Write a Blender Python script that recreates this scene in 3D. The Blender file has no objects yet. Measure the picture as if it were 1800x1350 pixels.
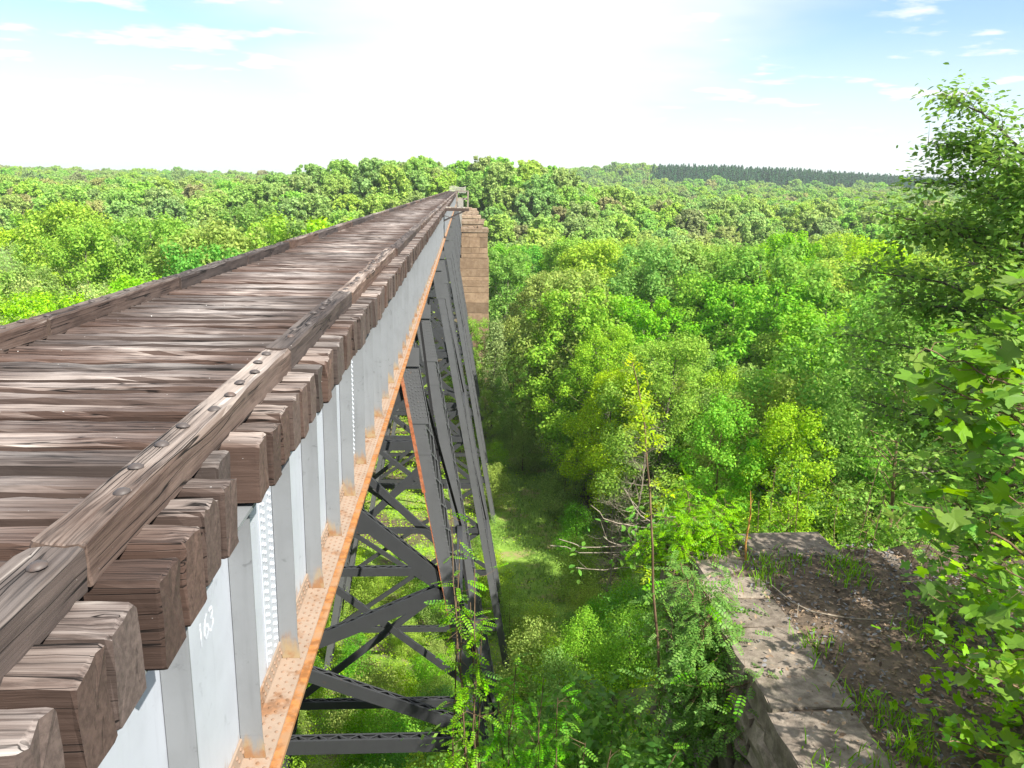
import bpy, bmesh, math, random
import numpy as np
from mathutils import Vector, Matrix
R = math.radians
sc = bpy.context.scene
COL = sc.collection
rng = np.random.default_rng(7)
random.seed(7)

# ------------------------------------------------------------------ camera, sky, sun, exposure
cam = bpy.data.cameras.new('camera'); cam.sensor_width = 36; cam.lens = 28.32
cam.clip_start = 0.05; cam.clip_end = 6000
co = bpy.data.objects.new('camera', cam); COL.objects.link(co)
co.matrix_world = Matrix(((0.99796371, -0.00603147, -0.06349839, 0), (-0.06025124, 0.23758158, -0.96949718, 0),
                          (0.02093354, 0.97134886, 0.2367344, 1.465), (0, 0, 0, 1)))
sc.camera = co
SUN_EL, SUN_AZ = 44.0, 141.0          # azimuth clockwise from +Y: to the right and behind the camera
w = bpy.data.worlds.new('World'); sc.world = w; w.use_nodes = True
nt = w.node_tree; N = nt.nodes; L = nt.links
for n in list(N): N.remove(n)
out = N.new('ShaderNodeOutputWorld'); bg = N.new('ShaderNodeBackground'); bg.inputs[1].default_value = 0.098
sky = N.new('ShaderNodeTexSky'); sky.sky_type = 'NISHITA'; sky.sun_disc = False
sky.sun_elevation = R(SUN_EL); sky.sun_rotation = R(SUN_AZ); sky.air_density = 1.0; sky.dust_density = .5; sky.ozone_density = 3.0
tc = N.new('ShaderNodeTexCoord'); sep = N.new('ShaderNodeSeparateXYZ'); L.new(tc.outputs['Generated'], sep.inputs[0])
def wm(op, a, b=None):
    n = N.new('ShaderNodeMath'); n.operation = op
    for i, v in enumerate((a, b)):
        if v is None: continue
        if isinstance(v, (int, float)): n.inputs[i].default_value = v
        else: L.new(v, n.inputs[i])
    return n.outputs[0]
zc = wm('ADD', wm('MAXIMUM', sep.outputs[2], 0.0), 0.05)
cmb = N.new('ShaderNodeCombineXYZ'); L.new(wm('DIVIDE', sep.outputs[0], zc), cmb.inputs[0]); L.new(wm('DIVIDE', sep.outputs[1], zc), cmb.inputs[1])
def wnoise(scale, detail, rough, off):
    a = N.new('ShaderNodeVectorMath'); a.operation = 'ADD'; L.new(cmb.outputs[0], a.inputs[0]); a.inputs[1].default_value = off
    n = N.new('ShaderNodeTexNoise'); n.inputs['Scale'].default_value = scale; n.inputs['Detail'].default_value = detail
    n.inputs['Roughness'].default_value = rough; L.new(a.outputs[0], n.inputs['Vector']); return n.outputs['Fac']
def wramp(v, a, b):
    n = N.new('ShaderNodeMapRange'); n.interpolation_type = 'SMOOTHSTEP'; L.new(v, n.inputs[0])
    n.inputs[1].default_value = a; n.inputs[2].default_value = b; return n.outputs[0]
cumulus = wramp(wnoise(1.5, 7, .55, (3.1, 8.2, 0)), .53, .63)
px_ = N.new('ShaderNodeSeparateXYZ'); L.new(cmb.outputs[0], px_.inputs[0])
band = wm('ABSOLUTE', wm('ADD', wm('ADD', px_.outputs[0], -.30), wm('MULTIPLY', wm('SUBTRACT', wnoise(.55, 4, .6, (1, 2, 4)), .5), 1.6)))
veil = wm('SUBTRACT', 1.0, wramp(band, .6, 1.75))          # a long sheet of high thin cloud running away over the bridge
low = N.new('ShaderNodeMapRange'); L.new(sep.outputs[2], low.inputs[0]); low.inputs[1].default_value = 0.0; low.inputs[2].default_value = 0.17
low.inputs[3].default_value = 1.0; low.inputs[4].default_value = 0.0
haze_f = wm('MINIMUM', wm('ADD', wm('MULTIPLY', veil, .86), wm('MULTIPLY', low.outputs[0], .75)), 0.97)
cl = wm('MAXIMUM', haze_f, wm('MULTIPLY', cumulus, .95))
mixc = N.new('ShaderNodeMix'); mixc.data_type = 'RGBA'; L.new(cl, mixc.inputs[0]); L.new(sky.outputs[0], mixc.inputs[6])
mixc.inputs[7].default_value = (5.2, 5.4, 5.5, 1)
L.new(mixc.outputs[2], bg.inputs[0]); L.new(bg.outputs[0], out.inputs[0])
sl = bpy.data.lights.new('sun', 'SUN'); sl.energy = 4.8; sl.angle = R(.5); sl.color = (1.0, .95, .86)
so = bpy.data.objects.new('sun', sl); COL.objects.link(so)
az, el = R(SUN_AZ), R(SUN_EL)
tosun = Vector((math.sin(az) * math.cos(el), math.cos(az) * math.cos(el), math.sin(el)))
so.rotation_euler = tosun.to_track_quat('Z', 'Y').to_euler(); so.location = (60, -40, 80)
vs = sc.view_settings; vs.view_transform = 'Standard'; vs.look = 'None'; vs.gamma = 1; vs.use_curve_mapping = False; vs.exposure = 1.12
sc.cycles.max_bounces = 6; sc.cycles.diffuse_bounces = 3; sc.cycles.transmission_bounces = 4; sc.cycles.transparent_max_bounces = 4
sc.cycles.glossy_bounces = 2; sc.cycles.volume_bounces = 0
HAZE = .00016

# ------------------------------------------------------------------ node helpers
class G:
    """small builder for a material's node graph"""
    def __init__(s, name):
        s.m = bpy.data.materials.new(name); s.m.use_nodes = True
        s.N = s.m.node_tree.nodes; s.L = s.m.node_tree.links
        for n in list(s.N): s.N.remove(n)
        s.out = s.N.new('ShaderNodeOutputMaterial')
    def put(s, sock, v):
        if v is None: return
        if isinstance(v, (int, float)): sock.default_value = v
        elif isinstance(v, (tuple, list)):
            if len(v) == 3 and sock.type == 'RGBA': v = (*v, 1)
            sock.default_value = v
        else: s.L.new(v, sock)
    def math(s, op, a, b=None, clamp=False):
        n = s.N.new('ShaderNodeMath'); n.operation = op; n.use_clamp = clamp
        s.put(n.inputs[0], a); s.put(n.inputs[1], b); return n.outputs[0]
    def coord(s, kind='Object'): return s.N.new('ShaderNodeTexCoord').outputs[kind]
    def pos(s): return s.N.new('ShaderNodeNewGeometry').outputs['Position']
    def normal(s): return s.N.new('ShaderNodeNewGeometry').outputs['Normal']
    def rand(s): return s.N.new('ShaderNodeObjectInfo').outputs['Random']
    def island(s): return s.N.new('ShaderNodeNewGeometry').outputs['Random Per Island']
    def sep(s, v): n = s.N.new('ShaderNodeSeparateXYZ'); s.put(n.inputs[0], v); return n.outputs
    def vmul(s, v, k):
        n = s.N.new('ShaderNodeVectorMath'); n.operation = 'MULTIPLY'; s.put(n.inputs[0], v); n.inputs[1].default_value = k; return n.outputs[0]
    def vadd(s, v, k):
        n = s.N.new('ShaderNodeVectorMath'); n.operation = 'ADD'; s.put(n.inputs[0], v); s.put(n.inputs[1], k); return n.outputs[0]
    def comb(s, x, y, z):
        n = s.N.new('ShaderNodeCombineXYZ')
        for i, v in enumerate((x, y, z)): s.put(n.inputs[i], v)
        return n.outputs[0]
    def noise(s, v, scale=1, detail=4, rough=.55, dist=0):
        n = s.N.new('ShaderNodeTexNoise'); s.put(n.inputs['Vector'], v); n.inputs['Scale'].default_value = scale
        n.inputs['Detail'].default_value = detail; n.inputs['Roughness'].default_value = rough; n.inputs['Distortion'].default_value = dist
        return n.outputs['Fac']
    def step(s, v, a, b, lo=0.0, hi=1.0):
        n = s.N.new('ShaderNodeMapRange'); n.interpolation_type = 'SMOOTHSTEP'; s.put(n.inputs[0], v)
        n.inputs[1].default_value = a; n.inputs[2].default_value = b; n.inputs[3].default_value = lo; n.inputs[4].default_value = hi
        return n.outputs[0]
    def mix(s, f, a, b, mode='MIX'):
        n = s.N.new('ShaderNodeMix'); n.data_type = 'RGBA'; n.blend_type = mode
        s.put(n.inputs[0], f); s.put(n.inputs[6], a); s.put(n.inputs[7], b); return n.outputs[2]
    def hsv(s, c, h, sa, v):
        n = s.N.new('ShaderNodeHueSaturation'); s.put(n.inputs['Color'], c); s.put(n.inputs['Hue'], h)
        s.put(n.inputs['Saturation'], sa); s.put(n.inputs['Value'], v); return n.outputs[0]
    def bump(s, h, strength=.5, dist=.01):
        n = s.N.new('ShaderNodeBump'); s.put(n.inputs['Height'], h); n.inputs['Strength'].default_value = strength; n.inputs['Distance'].default_value = dist
        return n.outputs[0]
    def bsdf(s, col, rough=.8, metal=0.0, spec=.3, nrm=None):
        n = s.N.new('ShaderNodeBsdfPrincipled'); s.put(n.inputs['Base Color'], col); s.put(n.inputs['Roughness'], rough)
        s.put(n.inputs['Metallic'], metal); s.put(n.inputs['Specular IOR Level'], spec)
        if nrm is not None: s.L.new(nrm, n.inputs['Normal'])
        return n.outputs[0]
    def done(s, sh): s.L.new(sh, s.out.inputs[0]); return s.m

def wood(name, along, dark, mid, pale, bleach, side_red_shade=0.0, fine=1.0, tar=0.0, band=False):
    """weathered timber; `along` is the local axis of the grain"""
    g = G(name); r = g.rand()
    o = g.vadd(g.coord(), g.comb(g.math('MULTIPLY', r, 91.0), g.math('MULTIPLY', r, 57.0), g.math('MULTIPLY', r, 23.0)))
    k = [1.0, 1.0, 1.0]; k[along] = .016
    gv = g.vmul(o, tuple(k))
    grain = g.noise(gv, 58 * fine, 6, .66)
    fib = g.noise(gv, 210 * fine, 3, .6)
    ck = g.noise(gv, 15 * fine, 2, .5, .15)
    crack = g.step(g.math('ABSOLUTE', g.math('SUBTRACT', ck, .5)), .003, .020)
    crack = g.math('MAXIMUM', crack, g.step(g.noise(o, 1.7, 2), .42, .52, 1.0, 0.0))
    kk = [1.0, 1.0, 1.0]; kk[along] = .22
    patch = g.noise(g.vmul(o, tuple(kk)), 3.1, 4, .6)
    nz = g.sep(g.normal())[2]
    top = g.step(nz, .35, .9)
    c = g.mix(g.step(grain, .35, .62), dark, mid)
    c = g.mix(g.math('MULTIPLY', g.step(fib, .35, .7), .45), c, (mid[0] * 1.5, mid[1] * 1.35, mid[2] * 1.3))
    big = g.noise(g.vmul(g.pos(), (1.0, .55, 1.0)), .9, 3, .6)
    f = g.math('MULTIPLY', g.step(g.math('ADD', g.math('MULTIPLY', patch, .55), g.math('ADD', g.math('MULTIPLY', grain, .38), g.math('MULTIPLY', big, .45))), .56, .86), bleach)
    if along == 0 and band:
        ax = g.math('ABSOLUTE', g.math('ADD', g.sep(g.pos())[0], 2.73)); ax = g.math('ADD', ax, g.math('MULTIPLY', g.math('SUBTRACT', big, .5), 1.1))
        f = g.math('MULTIPLY', f, g.math('MAXIMUM', g.step(ax, .35, .95, 1.2, .25), g.step(ax, 1.15, 1.3)))
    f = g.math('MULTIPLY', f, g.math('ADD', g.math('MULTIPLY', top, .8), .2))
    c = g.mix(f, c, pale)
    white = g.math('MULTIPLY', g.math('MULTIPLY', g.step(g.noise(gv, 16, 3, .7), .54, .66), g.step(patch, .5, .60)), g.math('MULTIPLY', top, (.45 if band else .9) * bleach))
    c = g.mix(white, c, (.55, .48, .42))
    stain = g.step(g.noise(g.vmul(o, tuple(kk)), 7.5, 4, .6), .54, .70)
    c = g.mix(g.math('MULTIPLY', stain, .55), c, (dark[0] * .8, dark[1] * .8, dark[2] * .85))
    if side_red_shade: c = g.mix(g.math('MULTIPLY', g.math('SUBTRACT', 1.0, top), side_red_shade), c, (.052, .030, .022) if band else (.120, .060, .040))  # reddish timber sides; on ties also darkened, painting shade into the gaps
    if tar: c = g.mix(tar, c, (.05, .045, .045))
    en = g.step(g.math('ABSOLUTE', g.sep(g.normal())[along]), .6, .85)
    ring = g.noise(g.vmul(o, tuple(.3 if q == along else 1.0 for q in range(3))), 30, 5, .7)
    c = g.mix(en, c, g.mix(g.step(ring, .3, .7), (mid[0] * .75, mid[1] * .75, mid[2] * .74), (mid[0] * 1.35, mid[1] * 1.35, mid[2] * 1.33)))
    ec = g.step(g.math('ABSOLUTE', g.math('SUBTRACT', g.noise(g.vmul(o, tuple(.2 if q == along else (1.1 if q == 2 else 7.0) for q in range(3))), 2.6, 2, .5), .5)), .002, .010)
    ec = g.math('MAXIMUM', ec, g.step(patch, .50, .54, 1.0, 0.0))
    crack = g.math('ADD', g.math('MULTIPLY', crack, g.math('SUBTRACT', 1.0, en)), g.math('MULTIPLY', g.math('MAXIMUM', ec, .55), en))
    c = g.mix(crack, (dark[0] * .35, dark[1] * .35, dark[2] * .35), c)
    speck = g.step(g.noise(o, 38, 1, .4), .80, .83)
    c = g.mix(g.math('MULTIPLY', speck, .8), c, (.75, .73, .7))
    c = g.hsv(c, .5, g.math('ADD', .62, g.math('MULTIPLY', r, .4)), g.math('ADD', .75, g.math('MULTIPLY', g.math('FRACT', g.math('MULTIPLY', r, 7.3)), .5)))
    h = g.math('ADD', g.math('MULTIPLY', grain, .7), g.math('ADD', g.math('MULTIPLY', fib, .3), g.math('MULTIPLY', crack, .6)))
    h = g.math('ADD', g.math('MULTIPLY', h, g.math('SUBTRACT', 1.0, en)), g.math('MULTIPLY', g.math('MULTIPLY', ring, .5), en))
    return g.done(g.bsdf(c, .85, 0, .25, g.bump(h, .55, .008)))

def steel(name, base, rust=.3, streak=.5, low=None, rough=.5, rustcol=(.40, .16, .05), metal=0.0, scuff=.25, redge=0.0):
    g = G(name); o = g.pos()
    c = g.mix(g.math('MULTIPLY', g.step(g.noise(o, 2.3, 5, .6), .40, .7), .35), base, tuple(x * .72 for x in base))
    st = g.noise(g.vmul(o, (6, 6, .5)), 2.2, 4, .6)
    c = g.mix(g.math('MULTIPLY', g.step(st, .52, .75), streak * .5), c, tuple(x * .6 for x in base))
    sm = g.math('MULTIPLY', g.step(g.noise(o, 6.5, 5, .7, 1.2), .60, .72), scuff)
    c = g.mix(sm, c, tuple(x * .42 for x in base))
    rn = g.noise(g.vmul(o, (1, 1, .7)), 3.2, 7, .68)
    rm = g.step(rn, .70 - .35 * rust, .82 - .30 * rust)
    c = g.mix(g.math('MULTIPLY', rm, min(1, .45 + rust * .6)), c, g.mix(g.step(g.noise(o, 14, 4), .35, .65), rustcol, tuple(x * .55 for x in rustcol)))
    if low:
        z = g.sep(o)[2]
        zz = g.math('ADD', z, g.math('MULTIPLY', g.math('SUBTRACT', g.noise(g.vmul(o, (7, 7, 1.5)), 1.6, 4, .65), .5), .55))
        lm = g.step(zz, low[1], low[0], 1.0, 0.0)
        c = g.mix(g.math('MULTIPLY', lm, .85), c, g.mix(g.step(g.noise(o, 9, 4), .38, .62), (.27, .125, .04), (.33, .24, .125)))
    h = g.noise(o, 30, 4, .6)
    return g.done(g.bsdf(c, rough, metal, .4, g.bump(h, .15, .004)))

def leaf_mat(name, col, hue=.03, var=.35, trans=.45, gloss=False, tan=0.0):
    g = G(name); r = g.rand(); i = g.island()
    rv = g.math('FRACT', g.math('MULTIPLY', r, 13.7))
    if tan: col = g.mix(g.step(g.math('FRACT', g.math('MULTIPLY', r, 5.9)), 1 - tan, 1 - tan * .4), col, (.38, .40, .17))
    c = g.hsv(col, g.math('ADD', .5 - hue, g.math('MULTIPLY', r, 2 * hue)),
              g.math('ADD', .86, g.math('MULTIPLY', rv, .26)), g.math('ADD', 1 - var * .5, g.math('MULTIPLY', rv, var)))
    i2 = g.math('FRACT', g.math('MULTIPLY', i, 17.3))
    c = g.hsv(c, g.math('ADD', .485, g.math('MULTIPLY', i2, .03)), 1.0, g.math('ADD', .62, g.math('MULTIPLY', i, .76)))
    t = g.N.new('ShaderNodeBsdfTranslucent')
    g.put(t.inputs[0], g.hsv(c, .495, 1.08, 1.3))
    m = g.N.new('ShaderNodeMixShader'); m.inputs[0].default_value = trans
    if gloss: b = g.bsdf(c, .5, 0, .22)
    else:
        d = g.N.new('ShaderNodeBsdfDiffuse'); g.put(d.inputs[0], c); b = d.outputs[0]
    g.L.new(b, m.inputs[1]); g.L.new(t.outputs[0], m.inputs[2])
    return g.done(m.outputs[0])

def bark_mat(name, a, b):
    g = G(name); o = g.pos()
    n = g.noise(g.vmul(o, (1, 1, .25)), 14, 5, .65)
    c = g.mix(g.step(n, .35, .65), a, b)
    return g.done(g.bsdf(c, .9, 0, .2, g.bump(n, .6, .02)))

def stone_mat(name, a, b, moss=.3, scale=1.0):
    g = G(name); r = g.rand()
    o = g.vadd(g.pos(), g.comb(g.math('MULTIPLY', r, 31.0), 0.0, 0.0))
    n = g.noise(o, 3.5 * scale, 7, .65); n2 = g.noise(o, 22 * scale, 5, .7)
    c = g.mix(g.step(n, .34, .68), a, b)
    c = g.mix(g.math('MULTIPLY', g.step(n2, .5, .75), .4), c, tuple(x * .45 for x in a))
    c = g.mix(g.math('MULTIPLY', g.step(g.noise(o, 1.6 * scale, 5, .7), .52, .7), moss), c, (.055, .065, .03))
    c = g.hsv(c, .5, 1.0, g.math('ADD', .75, g.math('MULTIPLY', r, .5)))
    return g.done(g.bsdf(c, .92, 0, .2, g.bump(g.math('ADD', n, g.math('MULTIPLY', n2, .4)), .7, .03)))

M = {}
M['tie'] = wood('weathered_tie_wood', 0, (.021, .0135, .011), (.082, .053, .043), (.29, .24, .215), 1.0, side_red_shade=.72, band=True)
M['guard'] = wood('guard_timber_wood', 1, (.028, .018, .014), (.105, .066, .048), (.33, .265, .225), 1.0, side_red_shade=.25, fine=.9)
M['guard_dark'] = wood('tarred_guard_wood', 1, (.018, .013, .011), (.060, .040, .032), (.20, .165, .145), .7, side_red_shade=.10, fine=.9, tar=.25)
M['platform'] = wood('platform_wood', 0, (.10, .08, .06), (.30, .24, .18), (.52, .46, .38), 1.0)
M['web'] = steel('silver_girder_paint', (.43, .46, .51), .05, .45, (-1.98, -2.16), .45, scuff=.32)
M['stiff'] = steel('shaded_silver_paint', (.20, .212, .224), .06, .6, (-1.98, -2.17), .5, scuff=.6)  # girder paint again, darkened: the stiffeners' weaker light is in the colour
M['flange'] = steel('rusty_flange_steel', (.31, .235, .18), .55, .5, None, .75, rustcol=(.29, .135, .055), scuff=.1)
M['edge'] = steel('orange_flange_edge', (.33, .19, .10), .9, .3, None, .75, rustcol=(.40, .165, .047), scuff=.1)
M['rivet'] = steel('rusted_rivet_steel', (.25, .165, .115), .6, .3, None, .7, rustcol=(.20, .105, .05))
M['leg'] = steel('grey_tower_paint', (.098, .101, .106), .10, .4, None, .55, rustcol=(.26, .11, .05), scuff=.2)
M['brace'] = steel('dark_brace_paint', (.038, .040, .043), .2, .4, None, .6, rustcol=(.17, .075, .035), scuff=.2)
M['shade_black'] = steel('shade_black_steel', (.0045, .0045, .005), .05, .3, None, .9, rustcol=(.03, .015, .008), scuff=.1)  # near-black that paints in the shade within the legs; sway bars share it
M['legrust'] = steel('rusted_leg_angle', (.30, .16, .10), .95, .2, None, .75, rustcol=(.42, .13, .05))
M['iron'] = steel('dark_bolt_iron', (.075, .062, .058), .4, .2, None, .55, rustcol=(.16, .09, .06))
M['stone'] = stone_mat('abutment_sandstone', (.15, .122, .098), (.29, .245, .20), .3, 1.8)
M['pier'] = stone_mat('tan_pier_masonry', (.185, .125, .080), (.265, .190, .125), .08, .5)
M['piertop'] = stone_mat('pale_pier_cap', (.20, .14, .095), (.33, .25, .18), .15, .6)
M['conc'] = stone_mat('abutment_concrete', (.28, .26, .23), (.42, .40, .36), .1)
M['bark'] = bark_mat('grey_brown_bark', (.085, .07, .055), (.20, .17, .14))
M['pale_bark'] = bark_mat('pale_twig_bark', (.20, .165, .125), (.36, .31, .25))
M['twig'] = bark_mat('brown_twig_bark', (.10, .065, .04), (.22, .15, .09))
M['l_mid'] = leaf_mat('mid_green_leaves', (.250, .440, .066), .014, .30)
M['l_yel'] = leaf_mat('yellow_green_leaves', (.330, .485, .068), .014, .30)
M['l_fresh'] = leaf_mat('fresh_green_leaves', (.290, .450, .070), .010, .25)
M['l_pale'] = leaf_mat('pale_budding_leaves', (.365, .470, .155), .035, .40)
M['l_deep'] = leaf_mat('deep_green_leaves', (.205, .400, .062), .02, .40)
M['l_tulip'] = leaf_mat('lobed_leaves', (.185, .385, .045), .015, .35, .5, True)
M['l_locust'] = leaf_mat('pinnate_leaves', (0.157, 0.365, 0.028), .015, .35, .45, True)
M['l_bright'] = leaf_mat('fresh_sprout_leaves', (.34, .48, .030), .01, .3, .5, True)
M['l_pine'] = leaf_mat('pine_needles', (.050, .130, .048), .02, .35, .1)
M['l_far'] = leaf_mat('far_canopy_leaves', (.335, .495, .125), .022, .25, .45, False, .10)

# ------------------------------------------------------------------ mesh helpers
def mesh_from(name, v, faces, mat, smooth=False):
    """v (n,3); faces: list of index arrays, each (k,3) or (k,4)"""
    me = bpy.data.meshes.new(name)
    v = np.ascontiguousarray(v, dtype=np.float32)
    if not isinstance(faces, list): faces = [faces]
    faces = [np.asarray(f, dtype=np.int32) for f in faces if len(f)]
    tot = np.concatenate([np.full(len(f), f.shape[1], np.int32) for f in faces]); idx = np.concatenate([f.ravel() for f in faces])
    start = np.concatenate([[0], np.cumsum(tot)[:-1]]).astype(np.int32)
    me.vertices.add(len(v)); me.vertices.foreach_set('co', v.ravel())
    me.loops.add(len(idx)); me.loops.foreach_set('vertex_index', idx)
    me.polygons.add(len(tot)); me.polygons.foreach_set('loop_start', start); me.polygons.foreach_set('loop_total', tot)
    me.polygons.foreach_set('use_smooth', np.full(len(tot), bool(smooth)))
    me.update(calc_edges=True); me.materials.append(mat)
    return me
def link(name, me, parent=None, loc=None):
    o = bpy.data.objects.new(name, me); COL.objects.link(o)
    if parent is not None: o.parent = parent
    if loc is not None: o.location = loc
    return o
def thing(name, label, cat, loc=(0, 0, 0), group=None, rz=0):
    o = bpy.data.objects.new(name, None); COL.objects.link(o); o.location = loc; o.rotation_euler = (0, 0, rz); o.empty_display_size = .2
    o['label'] = label; o['category'] = cat
    if group: o['group'] = group
    return o
class MB:
    """collects boxes, bars and tubes into one mesh"""
    def __init__(s): s.v = []; s.q = []; s.t = []; s.n = 0
    def add(s, v, q=None, t=None):
        v = np.asarray(v, float)
        if q is not None and len(q): s.q.append(np.asarray(q) + s.n)
        if t is not None and len(t): s.t.append(np.asarray(t) + s.n)
        s.v.append(v); s.n += len(v); return s
    BQ = np.array([[0, 3, 2, 1], [4, 5, 6, 7], [0, 1, 5, 4], [1, 2, 6, 5], [2, 3, 7, 6], [3, 0, 4, 7]])
    def box(s, x0, x1, y0, y1, z0, z1):
        return s.add([(x0, y0, z0), (x1, y0, z0), (x1, y1, z0), (x0, y1, z0), (x0, y0, z1), (x1, y0, z1), (x1, y1, z1), (x0, y1, z1)], MB.BQ)
    def bevbox(s, x0, x1, y0, y1, z0, z1, b=.02, jit=0, rr=None):
        """box with chamfered edges (24 vertices)"""
        c = np.array([(x0 + x1) / 2, (y0 + y1) / 2, (z0 + z1) / 2]); h = np.array([(x1 - x0) / 2, (y1 - y0) / 2, (z1 - z0) / 2])
        bm = bmesh.new(); bmesh.ops.create_cube(bm, size=2)
        for vv in bm.verts: vv.co = Vector(np.array(vv.co) * h)
        bmesh.ops.bevel(bm, geom=bm.edges[:], offset=b, segments=1, affect='EDGES')
        bm.verts.index_update()
        v = np.array([vv.co[:] for vv in bm.verts]) + c
        if jit: v += (rr or rng).normal(0, jit, v.shape)
        q = [[x.index for x in f.verts] for f in bm.faces if len(f.verts) == 4]; t = [[x.index for x in f.verts] for f in bm.faces if len(f.verts) == 3]
        bm.free(); return s.add(v, q, t)
    def bar(s, p0, p1, w, h, up=(0, 0, 1)):
        """rectangular bar from p0 to p1: width w (sideways) and height h (along up)"""
        p0, p1, up = np.array(p0, float), np.array(p1, float), np.array(up, float)
        d = p1 - p0; d /= np.linalg.norm(d); a = np.cross(d, up); a /= np.linalg.norm(a); b = np.cross(a, d)
        v = []
        for p in (p0, p1):
            for (i, j) in ((-1, -1), (1, -1), (1, 1), (-1, 1)): v.append(p + a * i * w / 2 + b * j * h / 2)
        return s.add(v, MB.BQ)
    def tube(s, pts, rad, sides=6):
        pts = np.array(pts, float); n = len(pts); vs_ = []
        for i in range(n):
            d = pts[min(i + 1, n - 1)] - pts[max(i - 1, 0)]; d /= (np.linalg.norm(d) + 1e-9)
            u = np.cross(d, (0.3, .9, .2)); u /= np.linalg.norm(u) + 1e-9; w_ = np.cross(d, u)
            a = np.arange(sides) * 2 * math.pi / sides
            vs_.append(pts[i] + rad[i] * (np.cos(a)[:, None] * u + np.sin(a)[:, None] * w_))
        q = []
        for i in range(n - 1):
            for k in range(sides): q.append((i * sides + k, i * sides + (k + 1) % sides, (i + 1) * sides + (k + 1) % sides, (i + 1) * sides + k))
        return s.add(np.concatenate(vs_), q)
    def domes(s, P, r, axis=2, flip=1):
        """low rivet heads on points P, pointing along an axis"""
        P = np.asarray(P, float); n = len(P)
        if n == 0: return s
        a = np.arange(6) * math.pi / 3; T = np.zeros((13, 3)); o = [i for i in range(3) if i != axis]
        T[0:6, o[0]] = np.cos(a); T[0:6, o[1]] = np.sin(a); T[6:12, o[0]] = .7 * np.cos(a); T[6:12, o[1]] = .7 * np.sin(a)
        T[6:12, axis] = .5 * flip; T[12, axis] = .72 * flip
        V = (P[:, None, :] + T[None] * r).reshape(-1, 3); q = []; t = []
        for k in range(6): q.append((k, (k + 1) % 6, 6 + (k + 1) % 6, 6 + k)); t.append((6 + k, 6 + (k + 1) % 6, 12))
        q = np.array(q); t = np.array(t); off = (np.arange(n) * 13)[:, None, None]
        return s.add(V, (q[None] + off).reshape(-1, 4), (t[None] + off).reshape(-1, 3))
    def mesh(s, name, mat, smooth=False):
        f = []
        if s.q: f.append(np.concatenate(s.q))
        if s.t: f.append(np.concatenate(s.t))
        return mesh_from(name, np.concatenate(s.v), f, mat, smooth)
    def build(s, name, mat, parent=None, smooth=False): return link(name, s.mesh(name, mat, smooth), parent)

def vnoise(p, seed=0):
    """cheap smooth noise from summed sines"""
    r = np.random.default_rng(seed); p = np.asarray(p, float); out_ = 0
    for _ in range(5):
        k = r.normal(0, 1, p.shape[-1]); out_ = out_ + np.sin(p @ k + r.uniform(0, 6.3))
    return out_ / 5

# leaf templates: (vertices, faces) in a plane x (width), y (length), z (normal)
def tpl_quad(asp=.62): return np.array([(-asp, 0, 0), (0, -1, 0), (asp, 0, .12), (0, 1, 0)]), np.array([[0, 1, 2, 3]])
def tpl_fold(asp=.5):
    return np.array([(0, -1, 0), (asp, -.25, .16), (asp * .8, .45, .14), (0, 1, 0), (-asp * .8, .45, .14), (-asp, -.25, .16)]), np.array([[0, 1, 2, 3], [0, 3, 4, 5]])
def tpl_tulip():
    half = [(0, -.55), (.28, -.68), (.72, -.52), (.98, -.22), (.62, -.02), (.50, .12), (.80, .42), (.78, .72), (.34, .62), (0, .50)]
    pts = half + [(-x, y) for x, y in half[-2:0:-1]]
    v = [(x, y, .16 * abs(x) - .06 * (y * y)) for x, y in pts] + [(0, 0, 0)]
    n = len(pts); c = n; f = [(c, i, (i + 1) % n) for i in range(n)]
    return np.array(v), np.array(f)
def tpl_pinnate(pairs=7):
    v = []; f = []
    def leaflet(bx, by, ang, l, w_):
        d = np.array([math.cos(ang), math.sin(ang)]); n = np.array([-d[1], d[0]]); b = np.array([bx, by]); i = len(v)
        for a_, c_ in ((0, 0), (.35, -1), (.8, -.8), (1, 0), (.8, .8), (.35, 1)):
            q = b + d * a_ * l + n * c_ * w_; v.append((q[0], q[1], -.10 * q[1] ** 2 - .12 * abs(q[0])))
        f.append((i, i + 1, i + 2, i + 3)); f.append((i, i + 3, i + 4, i + 5))
    for k in range(pairs):
        y = -.75 + 1.55 * k / (pairs - 1); l = .34 * (1 - .35 * abs(k / (pairs - 1) - .45))
        leaflet(.01, y, R(28), l, .085); leaflet(-.01, y, R(152), l, .085)
    leaflet(0, .82, R(90), .34, .085)
    i = len(v); v += [(-.012, -1, -.10), (.012, -1, -.10), (.008, .85, -.07), (-.008, .85, -.07)]; f.append((i, i + 1, i + 2, i + 3))
    return np.array(v), np.array(f)
def scatter(tpl, C, nrm, size, rr, tang=None):
    """copies of a leaf template at points C with normals nrm"""
    tv, tf = tpl; n = len(C)
    nrm = nrm / (np.linalg.norm(nrm, axis=1, keepdims=True) + 1e-9)
    t = rr.normal(0, 1, (n, 3)) if tang is None else np.array(tang, float)
    y = t - nrm * np.sum(t * nrm, 1, keepdims=True); y /= np.linalg.norm(y, axis=1, keepdims=True) + 1e-9
    x = np.cross(y, nrm); s_ = np.broadcast_to(np.asarray(size, float), (n,))[:, None, None]
    V = C[:, None] + s_ * (tv[None, :, 0:1] * x[:, None] + tv[None, :, 1:2] * y[:, None] + tv[None, :, 2:3] * nrm[:, None])
    F = tf[None] + (np.arange(n) * len(tv))[:, None, None]
    return V.reshape(-1, 3), F.reshape(-1, tf.shape[1])
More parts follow.
